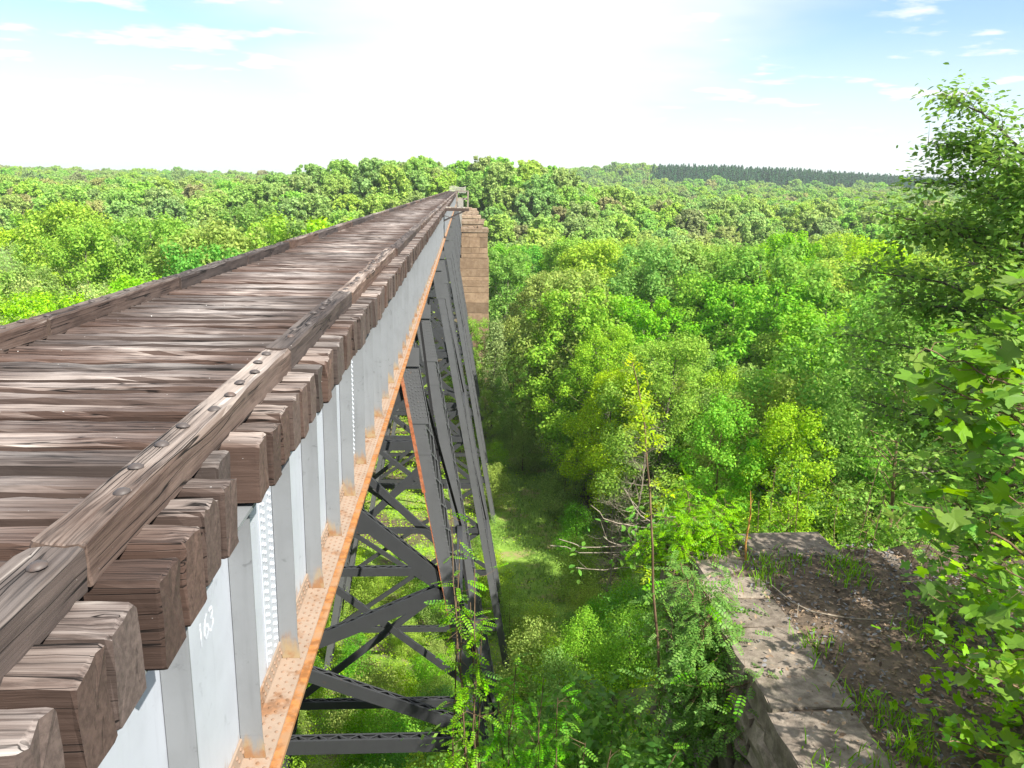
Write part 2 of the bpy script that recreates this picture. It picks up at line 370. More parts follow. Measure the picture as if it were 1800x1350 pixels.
def puff_points(rr, cen, rad, n, inner=.6, upb=.55, jit=.8):
    p = rad ** 2; k = rr.choice(len(cen), n, p=p / p.sum())
    d = rr.normal(0, 1, (n, 3)); d /= np.linalg.norm(d, axis=1, keepdims=True)
    r = rad[k] * (inner + (1 - inner) * rr.random(n) ** .6)
    pos = cen[k] + d * r[:, None] * np.array([1, 1, .9]) + rr.normal(0, .26, (n, 3)) * rad[k][:, None]
    nr = d * .75 + rr.normal(0, jit * .6, (n, 3)) + np.array([0, 0, upb])
    return pos, nr, k

def make_tree(seed, h, cr, nleaf, lsize, mat, name, base=.28, puffs=46, prad=(.16, .30), top_sharp=1.0, tpl=None, bark='bark', twigs=0, sides=6, lean=0.0, droop=0, limb_r=.16, asp=.62):
    """returns (crown mesh, trunk mesh); foot at the origin, height h, crown radius cr"""
    rr = np.random.default_rng(seed); mb = MB()
    tr = limb_r * h / 14
    ts = np.linspace(0, 1, 7); bend = rr.normal(0, .02 * h, (7, 2)).cumsum(0) * ts[:, None] * .5
    tp = np.stack([bend[:, 0] + lean * h * ts, bend[:, 1], ts * h * .93], 1)
    mb.tube(tp, tr * (1.25 - ts * 1.12), sides)
    def trunk_at(z): t = np.clip(z / (h * .93), 0, 1); return np.array([np.interp(t, ts, tp[:, k]) for k in range(3)])
    # crown envelope: an uneven egg; puffs sit on and inside it
    cen = []; rad = []
    for i in range(puffs):
        t = (i + rr.random()) / puffs; z = h * (base + (1 - base) * (t ** .85))
        u = (z / h - base) / (1 - base)
        env = cr * (math.sin(math.pi * min(1, .12 + (.86 if top_sharp > 1 else .78) * u ** .8)) ** .72) * (1 - .25 * (top_sharp - 1) * u)
        a = i * 2.39996 + rr.normal(0, .5); env *= .78 + .34 * rr.random() + .12 * math.sin(2 * a + seed)
        rfrac = rr.random() ** .42; pr = cr * rr.uniform(*prad) * (1 - .3 * u)
        c = trunk_at(z * .92) + np.array([math.cos(a) * max(0, env - pr * .6) * rfrac, math.sin(a) * max(0, env - pr * .6) * rfrac, 0]); c[2] = z - pr * .4
        cen.append(c); rad.append(pr)
        if rr.random() < (.75 if twigs else .55):
            z0 = max(h * base * .7, c[2] - .35 * np.hypot(*(c[:2] - trunk_at(c[2])[:2])) - .06 * h * rr.random())
            p0 = trunk_at(z0); mid = (p0 + c) / 2 + np.array([0, 0, .03 * h * rr.normal()]); r0 = tr * .42 * (1.1 - u)
            mb.tube([p0, mid, c], [r0, r0 * .65, r0 * .22], 4)
            for _ in range(twigs):
                d = rr.normal(0, 1, 3); d[2] = abs(d[2]) * .9 + .1; d /= np.linalg.norm(d); b0 = p0 + (c - p0) * rr.uniform(.35, 1)
                e = b0 + d * pr * rr.uniform(.9, 1.8); m_ = (b0 + e) / 2 + rr.normal(0, .12 * pr, 3)
                mb.tube([b0, m_, e], [r0 * .42, r0 * .28, r0 * .10], 3)
    cen = np.array(cen); rad = np.array(rad)
    pos, nr, k = puff_points(rr, cen, rad, nleaf)
    sz = lsize * rr.uniform(.65, 1.25, nleaf)
    v, f = scatter(tpl or tpl_quad(asp), pos, nr, sz, rr)
    return mesh_from(name + '_crown', v, f, mat), mb.mesh(name + '_trunk', M[bark])

# ------------------------------------------------------------------ terrain
_py = [-80, 0.9, 1.6, 4, 8, 12, 22, 30, 45, 60, 200, 232, 258, 300, 420, 700, 1500, 4000]
_pz = [-.5, -.6, -4.0, -6.0, -9.0, -12.5, -19.5, -24.5, -29.2, -30.6, -30.6, -26, -12, -10, -11, -13, -11, -6]
def sstep(a, b, x): t = np.clip((x - a) / (b - a), 0, 1); return t * t * (3 - 2 * t)
def ground_z(x, y):
    x = np.asarray(x, float); y = np.asarray(y, float)
    z = np.interp(y, _py, _pz)
    # bank on the right, around and beyond the old abutment
    bank = np.interp(y, [-80, 2, 10.5, 13, 22, 32, 48, 60], [-1.0, -3.2, -3.4, -6.5, -13.5, -21, -28.5, -30.4])
    k = sstep(4.6, 6.4, x) * sstep(62, 45, y); z = z * (1 - k) + bank * k
    # soil inside the abutment
    ins = sstep(2.9, 3.0, x) * sstep(5.6, 5.4, x) * sstep(9.75, 9.6, y) * sstep(-2, 3, y); z = z * (1 - ins) + (-3.02 - .01 * np.clip(6 - y, 0, 5)) * ins
    # far hills
    far = sstep(320, 1300, y); z = z + sstep(930, 1150, y) * sstep(-.10, .30, x / np.maximum(y, 1)) * (27 - 9 * sstep(.3, .62, x / np.maximum(y, 1)))
    z = z - sstep(215, 262, y) * sstep(700, 480, y) * sstep(25, 75, np.abs(x + 5)) * 10
    P2 = np.stack([x, y], -1)
    z = z + sstep(12, 60, np.abs(x - 3) + .3 * np.maximum(y, 0)) * (vnoise(P2 * .05, 3) * 1.2 + vnoise(P2 * .012, 4) * 2.5 * sstep(100, 400, y)) + sstep(10, 20, y) * vnoise(P2 * .35, 5) * .18
    return z
def axis(lo, hi, fine_lo, fine_hi, step):
    a = [fine_lo]
    while a[-1] < fine_hi: a.append(a[-1] + step)
    s_ = step
    while a[-1] < hi: s_ *= 1.16; a.append(a[-1] + s_)
    s_ = step; b = [fine_lo]
    while b[-1] > lo: s_ *= 1.16; b.append(b[-1] - s_)
    return np.array(b[:0:-1] + a)
gx = axis(-3500, 3500, -12, 22, .3); gy = axis(-300, 4500, -2, 40, .3)
X, Y = np.meshgrid(gx, gy); Z = ground_z(X, Y)
nx, ny = len(gx), len(gy); I = np.arange(nx * ny).reshape(ny, nx)
g = G('valley_ground'); o_ = g.pos(); xyz = g.sep(o_)
n1 = g.noise(o_, .16, 6, .65); n2 = g.noise(o_, 1.3, 6, .7); n3 = g.noise(o_, 9, 4, .7)
soil = g.mix(g.step(n2, .35, .65), (.075, .058, .044), (.145, .112, .083))
soil = g.mix(g.math('MULTIPLY', g.step(n3, .50, .66), .5), soil, (.27, .19, .125))
grass = g.mix(g.step(n2, .3, .7), (.14, .25, .034), (.24, .37, .065))
grass = g.mix(g.math('MULTIPLY', g.step(g.noise(o_, .45, 5, .7), .50, .64), .8), grass, (.30, .235, .125))
xs = g.math('ADD', xyz[0], g.math('MULTIPLY', g.math('SUBTRACT', g.noise(o_, .12, 3), .5), 5.0))
strip = g.math('MULTIPLY', g.math('MULTIPLY', g.step(xs, 1.0, 3.0), g.step(xs, 9.5, 13.0, 1, 0)), g.step(xyz[1], 36, 44))
strip = g.math('MAXIMUM', strip, g.math('MULTIPLY', g.step(n1, .42, .58), g.step(xyz[1], 12, 18)))
M['ground'] = g.done(g.bsdf(g.mix(strip, soil, grass), .95, 0, .1, g.bump(g.math('ADD', n2, g.math('MULTIPLY', n3, .5)), .8, .08)))
gm = mesh_from('ground', np.stack([X.ravel(), Y.ravel(), Z.ravel()], 1), np.stack([I[:-1, :-1], I[:-1, 1:], I[1:, 1:], I[1:, :-1]], -1).reshape(-1, 4), M['ground'], True)
gr = link('ground', gm); gr['kind'] = 'structure'
def gz(x, y): return float(ground_z(x, y))

# ------------------------------------------------------------------ timber deck
PITCH = .3285; Y0 = 2.41; NT = 770; LEFT_END, RIGHT_END = -4.31, -1.15
deck = thing('timber_deck', 'long weathered timber deck of the railway bridge with a raised guard timber along each edge', 'bridge deck', (0, 0, 0))
def tie_mesh(seed, w_=.232, d=.375, nseg=16):
    rr = np.random.default_rng(seed); L_ = RIGHT_END - LEFT_END
    xs_ = np.concatenate([[-L_ / 2, -L_ / 2 + .018], np.linspace(-L_ / 2 + .12, L_ / 2 - .12, nseg), [L_ / 2 - .018, L_ / 2]])
    prof = []
    for (cx, cz) in ((-1, -1), (1, -1), (1, 1), (-1, 1)):
        b = .022 if cz > 0 else .012
        x_, z_ = cx * w_ / 2, cz * d / 2
        e = [(x_ - cx * b, z_), (x_, z_ - cz * b)]
        if cx * cz < 0: e = e[::-1] if False else e
        prof.append(e)
    # walk round: bottom-left, bottom-right, top-right, top-left, with extra points on the top face
    p = [prof[0][1], prof[0][0], prof[1][0], prof[1][1], (w_ / 2, 0.03), prof[2][1], prof[2][0], (w_ * .17, d / 2), (-w_ * .17, d / 2), prof[3][0], prof[3][1], (-w_ / 2, .03)]
    p = np.array(p); m = len(p); V = []
    wav = rr.normal(0, .008, (len(xs_), m, 2)); wav = (wav + np.roll(wav, 1, 0) + np.roll(wav, -1, 0) + np.roll(wav, 1, 1)) / 3; wav += rr.normal(0, .004, (1, m, 2))
    for i, x_ in enumerate(xs_):
        s_ = .97 if i in (0, len(xs_) - 1) else 1.0
        q = p * s_ + wav[i] * np.where(p[:, 1:2] > 0, 1.0, .5)
        endx = rr.normal(0, .004, m) if i in (0, len(xs_) - 1) else np.zeros(m)
        V.append(np.stack([np.full(m, x_) + endx, q[:, 0], q[:, 1] - d / 2], 1))
    V = np.concatenate(V); q = []
    for i in range(len(xs_) - 1):
        for k in range(m): a = i * m + k; b = i * m + (k + 1) % m; q.append((a, b, b + m, a + m))
    n = len(V); c0, c1 = V[:m].mean(0), V[-m:].mean(0); V = np.concatenate([V, [c0, c1]])
    t = [(n, (k + 1) % m, k) for k in range(m)] + [(n + 1, n - m + k, n - m + (k + 1) % m) for k in range(m)]
    return mesh_from('tie', V, [np.array(q), np.array(t)], M['tie'])
tm = [tie_mesh(100 + i, .224 + .012 * math.sin(i * 2.1), .372 + .01 * math.cos(i * 1.7)) for i in range(14)]
i0 = -8; xm = (LEFT_END + RIGHT_END) / 2
r2 = random.Random(3)
for i in range(i0, i0 + 299):
    y = Y0 - .12 + PITCH * i + r2.uniform(-.014, .014)
    o = link('tie', tm[(i * 5 + r2.randrange(3)) % len(tm)], deck, (xm + r2.uniform(-.022, .022) + (-.13 if i == 6 else 0), y, r2.uniform(-.012, .010)))
    o.rotation_euler = (r2.uniform(-.03, .03), 0, r2.choice((0, math.pi)) + r2.uniform(-.004, .004))
mb = MB()
for i in range(i0 + 299, NT):
    y = Y0 - .12 + PITCH * i; e = r2.uniform(-.03, .03); dz = r2.uniform(-.015, .01)
    mb.box(LEFT_END + e, RIGHT_END + e, y - .116, y + .116, -.37 + dz, dz)
o = mb.build('tie', M['tie'], deck); o['kind'] = 'stuff'
YEND = Y0 + PITCH * NT

def guard_mesh(seed, L_=3.625, w_=.205, h_=.165, mat='guard'):
    rr = np.random.default_rng(seed); ys = np.concatenate([[0, .012], np.linspace(.1, L_ - .1, 18), [L_ - .012, L_]])
    b = .014
    p = np.array([(-w_ / 2, 0), (w_ / 2, 0), (w_ / 2, h_ * .5), (w_ / 2, h_ - b), (w_ / 2 - b, h_), (w_ * .15, h_ - .004), (-w_ * .15, h_ - .004), (-w_ / 2 + b, h_), (-w_ / 2, h_ - b), (-w_ / 2, h_ * .5)]); m = len(p); V = []
    wav = rr.normal(0, .0045, (len(ys), m, 2)); wav = (wav + np.roll(wav, 1, 0)) / 1.5
    for i, y_ in enumerate(ys):
        s_ = .965 if i in (0, len(ys) - 1) else 1.0
        q = p * s_ + wav[i]; q[:2, 1] = -.012
        V.append(np.stack([q[:, 0], np.full(m, y_), q[:, 1]], 1))
    V = np.concatenate(V); q = []
    for i in range(len(ys) - 1):
        for k in range(m): a = i * m + k; bb = i * m + (k + 1) % m; q.append((a, a + m, bb + m, bb))
    n = len(V); V = np.concatenate([V, [V[:m].mean(0), V[-m:].mean(0)]])
    t = [(n, k, (k + 1) % m) for k in range(m)] + [(n + 1, n - m + (k + 1) % m, n - m + k) for k in range(m)]
    return mesh_from('guard_timber', V, [np.array(q), np.array(t)], M[mat])
gms = [guard_mesh(200 + i) for i in range(5)]; gdark = [guard_mesh(220 + i, mat='guard_dark') for i in range(2)]
bm_ = MB(); a = np.arange(10) * 2 * math.pi / 10
bv = [np.stack([.036 * np.cos(a), .036 * np.sin(a), 0 * a], 1), np.stack([.036 * np.cos(a), .036 * np.sin(a), 0 * a + .006], 1), np.stack([.020 * np.cos(a), .020 * np.sin(a), 0 * a + .017], 1)]
bq = [(j * 10 + k, j * 10 + (k + 1) % 10, (j + 1) * 10 + (k + 1) % 10, (j + 1) * 10 + k) for j in range(2) for k in range(10)]
bm_.add(np.concatenate(bv + [np.array([[0, 0, .021]])]), bq, [(20 + k, 20 + (k + 1) % 10, 30) for k in range(10)])
bolt = bm_.mesh('bolt', M['iron'], True)
for side, xc in (('r', -1.472), ('l', -3.995)):
    y = -.835 if side == 'r' else .52; k = 0
    while y < YEND - 3:
        dark = (side == 'r' and k in (0, 2, 5)) or (side == 'l' and k % 3 == 0) or r2.random() < .15
        src = gdark if dark else gms
        o = link('guard_timber', src[(k * 3 + 1) % len(src)], deck, (xc + r2.uniform(-.016, .016), y, r2.uniform(-.004, .012)))
        o.rotation_euler = (0, 0, r2.uniform(-.004, .004))
        if y < (46 if side == 'r' else 26):
            yy = .17
            while yy < 3.6:
                if r2.random() < .13: yy += PITCH; continue
                b = link('bolt', bolt, o, (r2.choice((-.035, .0, .03)) + r2.uniform(-.012, .012), yy, .166)); b.rotation_euler = (r2.uniform(-.12, .12), r2.uniform(-.12, .12), r2.uniform(0, 3))
                yy += PITCH * r2.uniform(.95, 1.05)
        y += 3.655; k += 1

# ------------------------------------------------------------------ plate girders
TOW = [(22.1, 30.2), (47.5, 55.2), (74.3, 82.2), (100, 108), (126, 134), (152, 160), (178, 186), (204, 212), (230, 238)]
ends = [-.9]
for t_ in TOW: ends += [t_[0], t_[1]]
ends += [YEND + .3]
XW, ZT, ZB = -1.42, -.385, -2.2
def girder(y0, y1, side, idx, detail):
    xw = XW if side > 0 else -5.46 - XW
    s = side
    lab = {0: 'nearest silver plate girder span under the deck edge with rusty orange bottom flange', 1: 'second plate girder span, over the nearest tower between its two bents'}
    if side > 0: label = lab.get(idx, 'far plate girder span under the right deck edge, span %s from the near end' % ('zero one two third fourth fifth sixth seventh eighth ninth tenth eleventh twelfth thirteenth fourteenth fifteenth sixteenth seventeenth eighteenth nineteenth twentieth'.split()[idx + 1] if idx < 20 else 'last'))
    else: label = 'plate girder span under the far left edge of the deck'
    t = thing('plate_girder', label, 'girder', (xw, y0, ZT), 'plate girder spans of the bridge' if side > 0 else 'plate girder spans under the left deck edge')
    L_ = y1 - y0 - .03; H = ZB - ZT
    MB().box(-.007, .007, 0, L_, H + .001, -.025).build('web', M['web'], t)
    m = MB().box(-.20, .20, 0, L_, -.024, 0); m.box(s * .008, s * .13, 0, L_, -.042, -.026); m.box(s * .008, s * .024, 0, L_, -.17, -.043); m.build('top_flange', M['stiff'], t)
    m = MB()
    e_ = MB().box(-.27, .27, 0, L_, H - .030, H); e_.box(-.262, .262, .6, L_ - .6, H - .060, H - .032)
    m.box(s * .008, s * .205, 0, L_, H + .002, H + .018); m.box(s * .008, s * .023, 0, L_, H + .019, H + .165)
    m.box(-s * .165, -s * .008, 0, L_, H + .002, H + .018)
    fl = m.build('bottom_flange', M['flange'], t); e_.build('cover_plate', M['edge'], t)
    if detail:
        r = MB(); n = int(L_ / .088); yy = .05 + np.arange(n) * .088
        for (xo, ph, zz) in ((.178, 0, H + .018), (.125, .044, H + .018), (.072, .0, H + .018)):
            r.domes(np.stack([np.full(n, s * xo), yy + ph, np.full(n, zz)], 1), .0135)
        for (zz, ph) in ((H + .07, 0), (H + .125, .044)):
            r.domes(np.stack([np.full(n, s * .023), yy + ph, np.full(n, zz)], 1), .0165, 0, s)
        rv = r.build('rivet', M['rivet'], fl); rv['kind'] = 'stuff'
    k = math.ceil((y0 + .15 - 4.612) / 1.1475)
    while 4.612 + k * 1.1475 < y1 - .15:
        ys = 4.612 + k * 1.1475 - y0
        m = MB(); zb = H + .02
        # outstanding leg, crimped at the foot over the flange angle
        m.box(s * .012, s * .152, ys, ys + .013, zb + .17, -.044)
        m.add([(s * .030, ys, zb), (s * .165, ys, zb), (s * .165, ys + .013, zb), (s * .030, ys + .013, zb), (s * .012, ys, zb + .169), (s * .152, ys, zb + .169), (s * .152, ys + .013, zb + .169), (s * .012, ys + .013, zb + .169)], MB.BQ)
        m.box(s * .009, s * .019, ys + .0135, ys + .085, zb + .18, -.18)
        m.build('stiffener', M['stiff'], t)
        if k % 4 == 1 and detail:
            m = MB().box(s * .008, s * .018, ys - .40, ys - .06, H + .19, -.2); sp = m.build('splice_plate', M['web'], t)
            r = MB(); zz = np.arange(H + .23, -.22, .062)
            for off in (-.36, -.30, -.16, -.10): r.domes(np.stack([np.full(len(zz), s * .018), np.full(len(zz), ys + off), zz + (.03 if off in (-.30, -.10) else 0)], 1), .019, 0, s)
            rv = r.build('rivet', M['web'], sp); rv['kind'] = 'stuff'
        k += 1
    return t
for i in range(len(ends) - 1):
    girder(ends[i], ends[i + 1], 1, i, i < 2)
    if i < 9: girder(ends[i], ends[i + 1], -1, i, False)

# white handwritten figures chalked on the near web panel
t = bpy.data.curves.new('chalk_figures', 'FONT'); t.body = '163'; t.size = .21; t.extrude = .0006; t.space_character = .9
g = G('white_chalk'); n = g.noise(g.pos(), 30, 3); M['chalk'] = g.done(g.bsdf(g.mix(g.step(n, .4, .62), (.44, .47, .52), (.66, .68, .70)), .9))
to = bpy.data.objects.new('chalk_tmp', t); me = bpy.data.meshes.new_from_object(to); bpy.data.objects.remove(to)
me.materials.clear(); me.materials.append(M['chalk'])
o = link('chalk_figures', me, [c for c in bpy.data.objects if c.name == 'plate_girder'][0]); o.location = (.0085, 4.90, -.64); o.rotation_euler = (R(90), 0, R(90)); o['label'] = 'white chalked figures on the girder web'

# ------------------------------------------------------------------ steel towers
SL = .1755; ZC = -2.27
def leg_x(z, side): x = -1.62 + SL * (ZC - z); return x if side > 0 else -5.46 - x
LEGCACHE = {}
def leg_meshes(zb, detail, rust):
    """column from the girder down to zb, leaning outwards to +x; local origin at the column head"""
    key = (round(zb, 2), detail, rust)
    if key in LEGCACHE: return LEGCACHE[key]
    Hh = ZC - zb; D = .80; W = .195
    def P(x, y, d): return (SL * d + x, y, -d)
    def slab(m, x0, x1, y0, y1, d0, d1):
        m.add([P(x0, y0, d1), P(x1, y0, d1), P(x1, y1, d1), P(x0, y1, d1), P(x0, y0, d0), P(x1, y0, d0), P(x1, y1, d0), P(x0, y1, d0)], MB.BQ)
    c = MB()
    slab(c, -W, W, -D, -D + .014, .05, Hh); slab(c, -W, W, D - .014, D, .05, Hh)
    for sx in (-1, 1):
        x0, x1 = sorted((sx * W, sx * (W - .016)))
        slab(c, x0, x1, -D + .0145, -D + .07, .05, Hh); slab(c, x0, x1, D - .09, D - .0145, .05, Hh)
    slab(c, -.27, .27, -D - .004, D + .004, .0, .045)                         # cap plate
    slab(c, -W - .06, W + .10, -D - .019, -D - .003, .3, 2.6)                  # gusset at the head
    slab(c, -.30, .30, -D - .05, D + .05, Hh - .06, Hh)
    d = 3.0
    while d < Hh - 1:
        slab(c, -W - .003, W + .003, -D - .010, -D - .001, d, d + .5); d += 8.2     # splice plates
    la = MB(); sd = MB(); d = 2.7; st = .75
    while d + st < Hh - .4:
        for sx in (-1, 1):
            xx = sx * (W + .006)
            a_, b_ = (P(xx, -D + .06, d), P(xx, D - .06, d + st)), (P(xx + .012 * sx, D - .06, d), P(xx + .012 * sx, -D + .06, d + st))
            la.bar(a_[0], a_[1], .045, .010, (1, 0, 0)); la.bar(b_[0], b_[1], .045, .010, (1, 0, 0))
        d += st
    for sx in (-1, 1):                                                           # near-black plates added for the shade inside the legs
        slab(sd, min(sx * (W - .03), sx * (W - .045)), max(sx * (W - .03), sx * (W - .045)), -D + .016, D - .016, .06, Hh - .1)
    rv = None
    if detail:
        r = MB(); ds = np.arange(.35, Hh, .16)
        for xo in (-W + .03, W - .03): r.domes(np.stack([SL * ds + xo, np.full(len(ds), -D - .001), -ds], 1), .020, 1, -1)
        ds = np.arange(.35, 2.55, .105)
        for xo in np.linspace(-W - .03, W + .07, 7): r.domes(np.stack([SL * ds + xo, np.full(len(ds), -D - .019), -ds + (.05 if int(xo * 50) % 2 else 0)], 1), .020, 1, -1)
        ds = np.arange(.2, Hh, .16); r.domes(np.stack([SL * ds + W + .001, np.full(len(ds), -D + .06), -ds], 1), .018, 0, 1); r.domes(np.stack([SL * ds + W + .001, np.full(len(ds), D - .06), -ds], 1), .018, 0, 1)
        rv = r.mesh('rivet', M['leg'])
    ra = None
    if rust:
        r = MB(); slab(r, -W - .050, -W + .045, -D - .034, -D - .020, .5, 4.6); slab(r, -W - .012, -W + .012, -D - .034, -D - .020, 4.6, 9); ra = r.mesh('edge_angle', M['legrust'])
    LEGCACHE[key] = (c.mesh('leg', M['leg']), la.mesh('lacing', M['leg']), rv, ra, sd.mesh('shade_plate', M['shade_black']))
    return LEGCACHE[key]
def mirror_mesh(me):
    c = me.copy(); v = np.empty(len(c.vertices) * 3, np.float32); c.vertices.foreach_get('co', v); v = v.reshape(-1, 3); v[:, 0] *= -1
    c.vertices.foreach_set('co', v.ravel()); c.flip_normals(); return c
MIR = {}
def mir(me):
    if me.name not in MIR: MIR[me.name] = mirror_mesh(me)
    return MIR[me.name]
def channel_bar(m, p0, p1, depth=.26, gap=.22, lac=True, up=(0, -1, 0)):
    """two flats joined by small lacing: a built-up brace"""
    p0, p1 = np.array(p0, float), np.array(p1, float); u = np.array(up, float) * gap / 2
    m.bar(p0 + u, p1 + u, depth, .016, up); m.bar(p0 - u, p1 - u, depth, .016, up)
    d = p1 - p0; L_ = np.linalg.norm(d); d /= L_; a = np.cross(d, np.array(up, float)); a /= np.linalg.norm(a)
    for sg in (-1, 1):
        e = a * (depth / 2) * sg
        m.bar(p0 + u * .78 + e, p1 + u * .78 + e, .014, gap * .20, up); m.bar(p0 - u * .78 + e, p1 - u * .78 + e, .014, gap * .20, up)
        if lac:
            n = max(2, int(L_ / .30))
            for i in range(n):
                q0 = p0 + d * L_ * i / n; q1 = p0 + d * L_ * (i + 1) / n; sg2 = 1 if i % 2 else -1
                m.bar(q0 + e * 1.02 + u * .6 * sg2, q1 + e * 1.02 - u * .6 * sg2, .045, .010, tuple(a))
ordw = 'nearest second third fourth fifth sixth seventh eighth ninth'.split()
for ti, (ya, yb) in enumerate(TOW):
    t = thing('trestle_tower', ('nearest grey riveted steel trestle tower, braced and rusty, beside the leafy saplings' if ti == 0 else '%s grey steel trestle tower along the bridge, seen behind the nearer ones' % ordw[ti]), 'trestle tower', (0, 0, 0), 'steel towers carrying the bridge')
    for bi, yy in enumerate((ya, yb)):
        zb = min(gz(-6, yy), gz(2, yy), -12) - .6
        if ti >= 1 and ti < 7: zb = -31.4
        det = ti < 2
        c, la, rv, ra, sd = leg_meshes(zb, det, ti == 0 and bi == 0)
        for s in (1, -1):
            x0 = leg_x(ZC, s)
            f = (lambda me: me) if s > 0 else mir
            lg = link('leg', f(c), t, (x0, yy, ZC)); link('lacing', f(la), lg); link('shade_plate', f(sd), lg)
            if rv and s > 0: q = link('rivet', rv, lg); q['kind'] = 'stuff'
            if ra and s > 0: q = link('edge_angle', ra, lg); q['label'] = 'orange rusted angle on the left edge of the leg'
        yf = yy - .60
        m = MB(); channel_bar(m, (leg_x(-3.4, -1), yf, -3.4), (leg_x(-3.4, 1), yf, -3.4), .45, .3, ti < 1); m.build('strut', M['brace'], t)
        far = ti > 3
        if ti == 0 and bi == 0: panels = None
        else:
            zs = [-3.6]; ph = 4.6
            while zs[-1] - ph > zb + 1.2: zs.append(zs[-1] - ph); ph *= 1.14
            panels = list(zip(zs[:-1], zs[1:]))
        if panels is None:
            for (za, sa, zb_, sb) in ((-3.8, 1, -6.2, -1), (-6.2, -1, -9.9, 1), (-9.9, 1, -12.2, -1), (-12.2, -1, -14.7, 1)):
                m = MB(); channel_bar(m, (leg_x(za, sa), yf, za), (leg_x(zb_, sb), yf, zb_), .40, .25, True); m.build('diagonal_brace', M['brace'], t)
            m = MB(); channel_bar(m, (leg_x(-15.1, -1), yf, -15.1), (leg_x(-15.1, 1), yf, -15.1), .46, .32, True); m.build('strut', M['brace'], t)
        else:
            for (za, zc_) in panels:
                for s in (1, -1):
                    m = MB(); channel_bar(m, (leg_x(za, s), yf + .03 * s, za), (leg_x(zc_, -s), yf + .03 * s, zc_), .26, .13, not far and ti < 2); m.build('diagonal_brace', M['brace'], t)
                if zc_ > zb + 2: m = MB(); channel_bar(m, (leg_x(zc_, -1), yf, zc_), (leg_x(zc_, 1), yf, zc_), .34, .26, ti < 2); m.build('strut', M['brace'], t)
    # bracing along the bridge between the two bents
    zl = [-3.0, -11.5, -20.0] if ti == 0 else [-3.0, -12.5, -22.0, -30.5]
    for s in (1, -1):
        for za, zc_ in zip(zl[:-1], zl[1:]):
            for (p, q) in ((ya + .82, yb - .82), (yb - .82, ya + .82)):
                m = MB(); sx = .05 if p < q else -.05
                m.bar((leg_x(za, s) + sx, p, za), (leg_x(zc_, s) + sx, q, zc_), .05, .09, (1, 0, 0)); m.build('sway_brace', M['shade_black'], t)
        for za in zl[1:-1]:
            m = MB(); m.bar((leg_x(za, s), ya + .42, za), (leg_x(za, s), yb - .42, za), .2, .22); m.build('longitudinal_strut', M['brace'], t)
    for yy in (ya, yb):
        m = MB(); m.bevbox(XW - .2, XW + .24, yy - .22, yy + .22, -2.262, -2.262 + .0 + .001 + .0, .0001) if False else m.box(XW - .22, XW + .25, yy - .25, yy + .25, -2.268, -2.264); m.build('bearing_plate', M['flange'], t)
        m = MB(); m.box(leg_x(-3.1, 1) - .02, leg_x(-3.1, 1) + .36, yy - .88, yy - .84, -3.25, -2.75); m.build('gusset_plate', M['leg'], t)

# ------------------------------------------------------------------ refuge platform, end fence, near concrete abutment
t = thing('refuge_platform', 'small pale timber refuge platform with railing hanging off the right deck edge', 'platform', (-.35, 58, 0))
def bars(name, lst, mat, par):
    for (p, q, w_, h_) in lst:
        up = (0, 1, 0) if abs(p[0] - q[0]) + abs(p[1] - q[1]) < .01 else (0, 0, 1)
        m = MB(); m.bar(p, q, w_, h_, up); m.build(name, mat, par)
bars('floor_beam', [((-.9, -.0, -.12), (.85, 0, -.12), .16, .2), ((-.9, 1.7, -.12), (.85, 1.7, -.12), .16, .2)], M['guard_dark'], t)
for k in range(8): MB().box(-.78 + k * .2, -.60 + k * .2, -.08, 1.78, -.018, .03).build('floor_plank', M['platform'], t)
bars('post', [((-.02, 0, .031), (-.02, 0, 1.12), .10, .10), ((.78, 0, .031), (.78, 0, 1.12), .10, .10), ((.78, 1.7, .031), (.78, 1.7, 1.12), .10, .10), ((-.02, 1.7, .031), (-.02, 1.7, 1.12), .10, .10)], M['platform'], t)
bars('rail', [((-.08, 0, 1.16), (.84, 0, 1.16), .11, .07), ((-.08, 1.7, 1.16), (.84, 1.7, 1.16), .11, .07), ((.78, .06, 1.1), (.78, 1.64, 1.1), .05, .09), ((-.08, 1.62, .62), (.84, 1.62, .62), .04, .14), ((.72, .06, .6), (.72, 1.64, .6), .04, .14)], M['platform'], t)
bars('knee_brace', [((-1.06, .0, -1.0), (.55, 0, -.22), .07, .07), ((-1.06, 0, -.5), (-.1, 0, -.75), .05, .05), ((-1.06, 1.7, -1.0), (.55, 1.7, -.22), .07, .07)], M['iron'], t)
g = G('galvanised_fence'); M['fence'] = g.done(g.bsdf(g.mix(g.step(g.noise(g.pos(), 3, 4), .35, .65), (.40, .37, .32), (.52, .49, .44)), .7, 0, .3))
t = thing('end_fence', 'grey picket fence closing the far end of the bridge deck', 'fence', (-1.3, YEND + 1.5, -.5))
bars('rail', [((-2.4, 0, .7), (2.4, 0, .7), .06, .10), ((-2.4, 0, 1.7), (2.4, 0, 1.7), .06, .10)], M['fence'], t)
for k in range(17): bars('picket', [((-2.4 + k * .3, -.06, .0), (-2.4 + k * .3, -.06, 2.0 + .25 * math.sin(k * .4)), .14, .04)], M['fence'], t)
t = thing('bridge_seat', 'pale concrete wall carrying the near end of the bridge', 'abutment', (-2.73, -2, -2.6))
m = MB(); m.bevbox(-2.6, 3.2, -2, 2.2, -8, .2, .05); m.build('bearing_wall', M['conc'], t)
t = thing('far_abutment', 'pale concrete wall carrying the far end of the bridge', 'abutment', (-2.73, YEND + 2, -2.6))
m = MB(); m.bevbox(-3.2, 3.2, -1.4, 3, -12, .1, .05); m.build('bearing_wall', M['conc'], t)

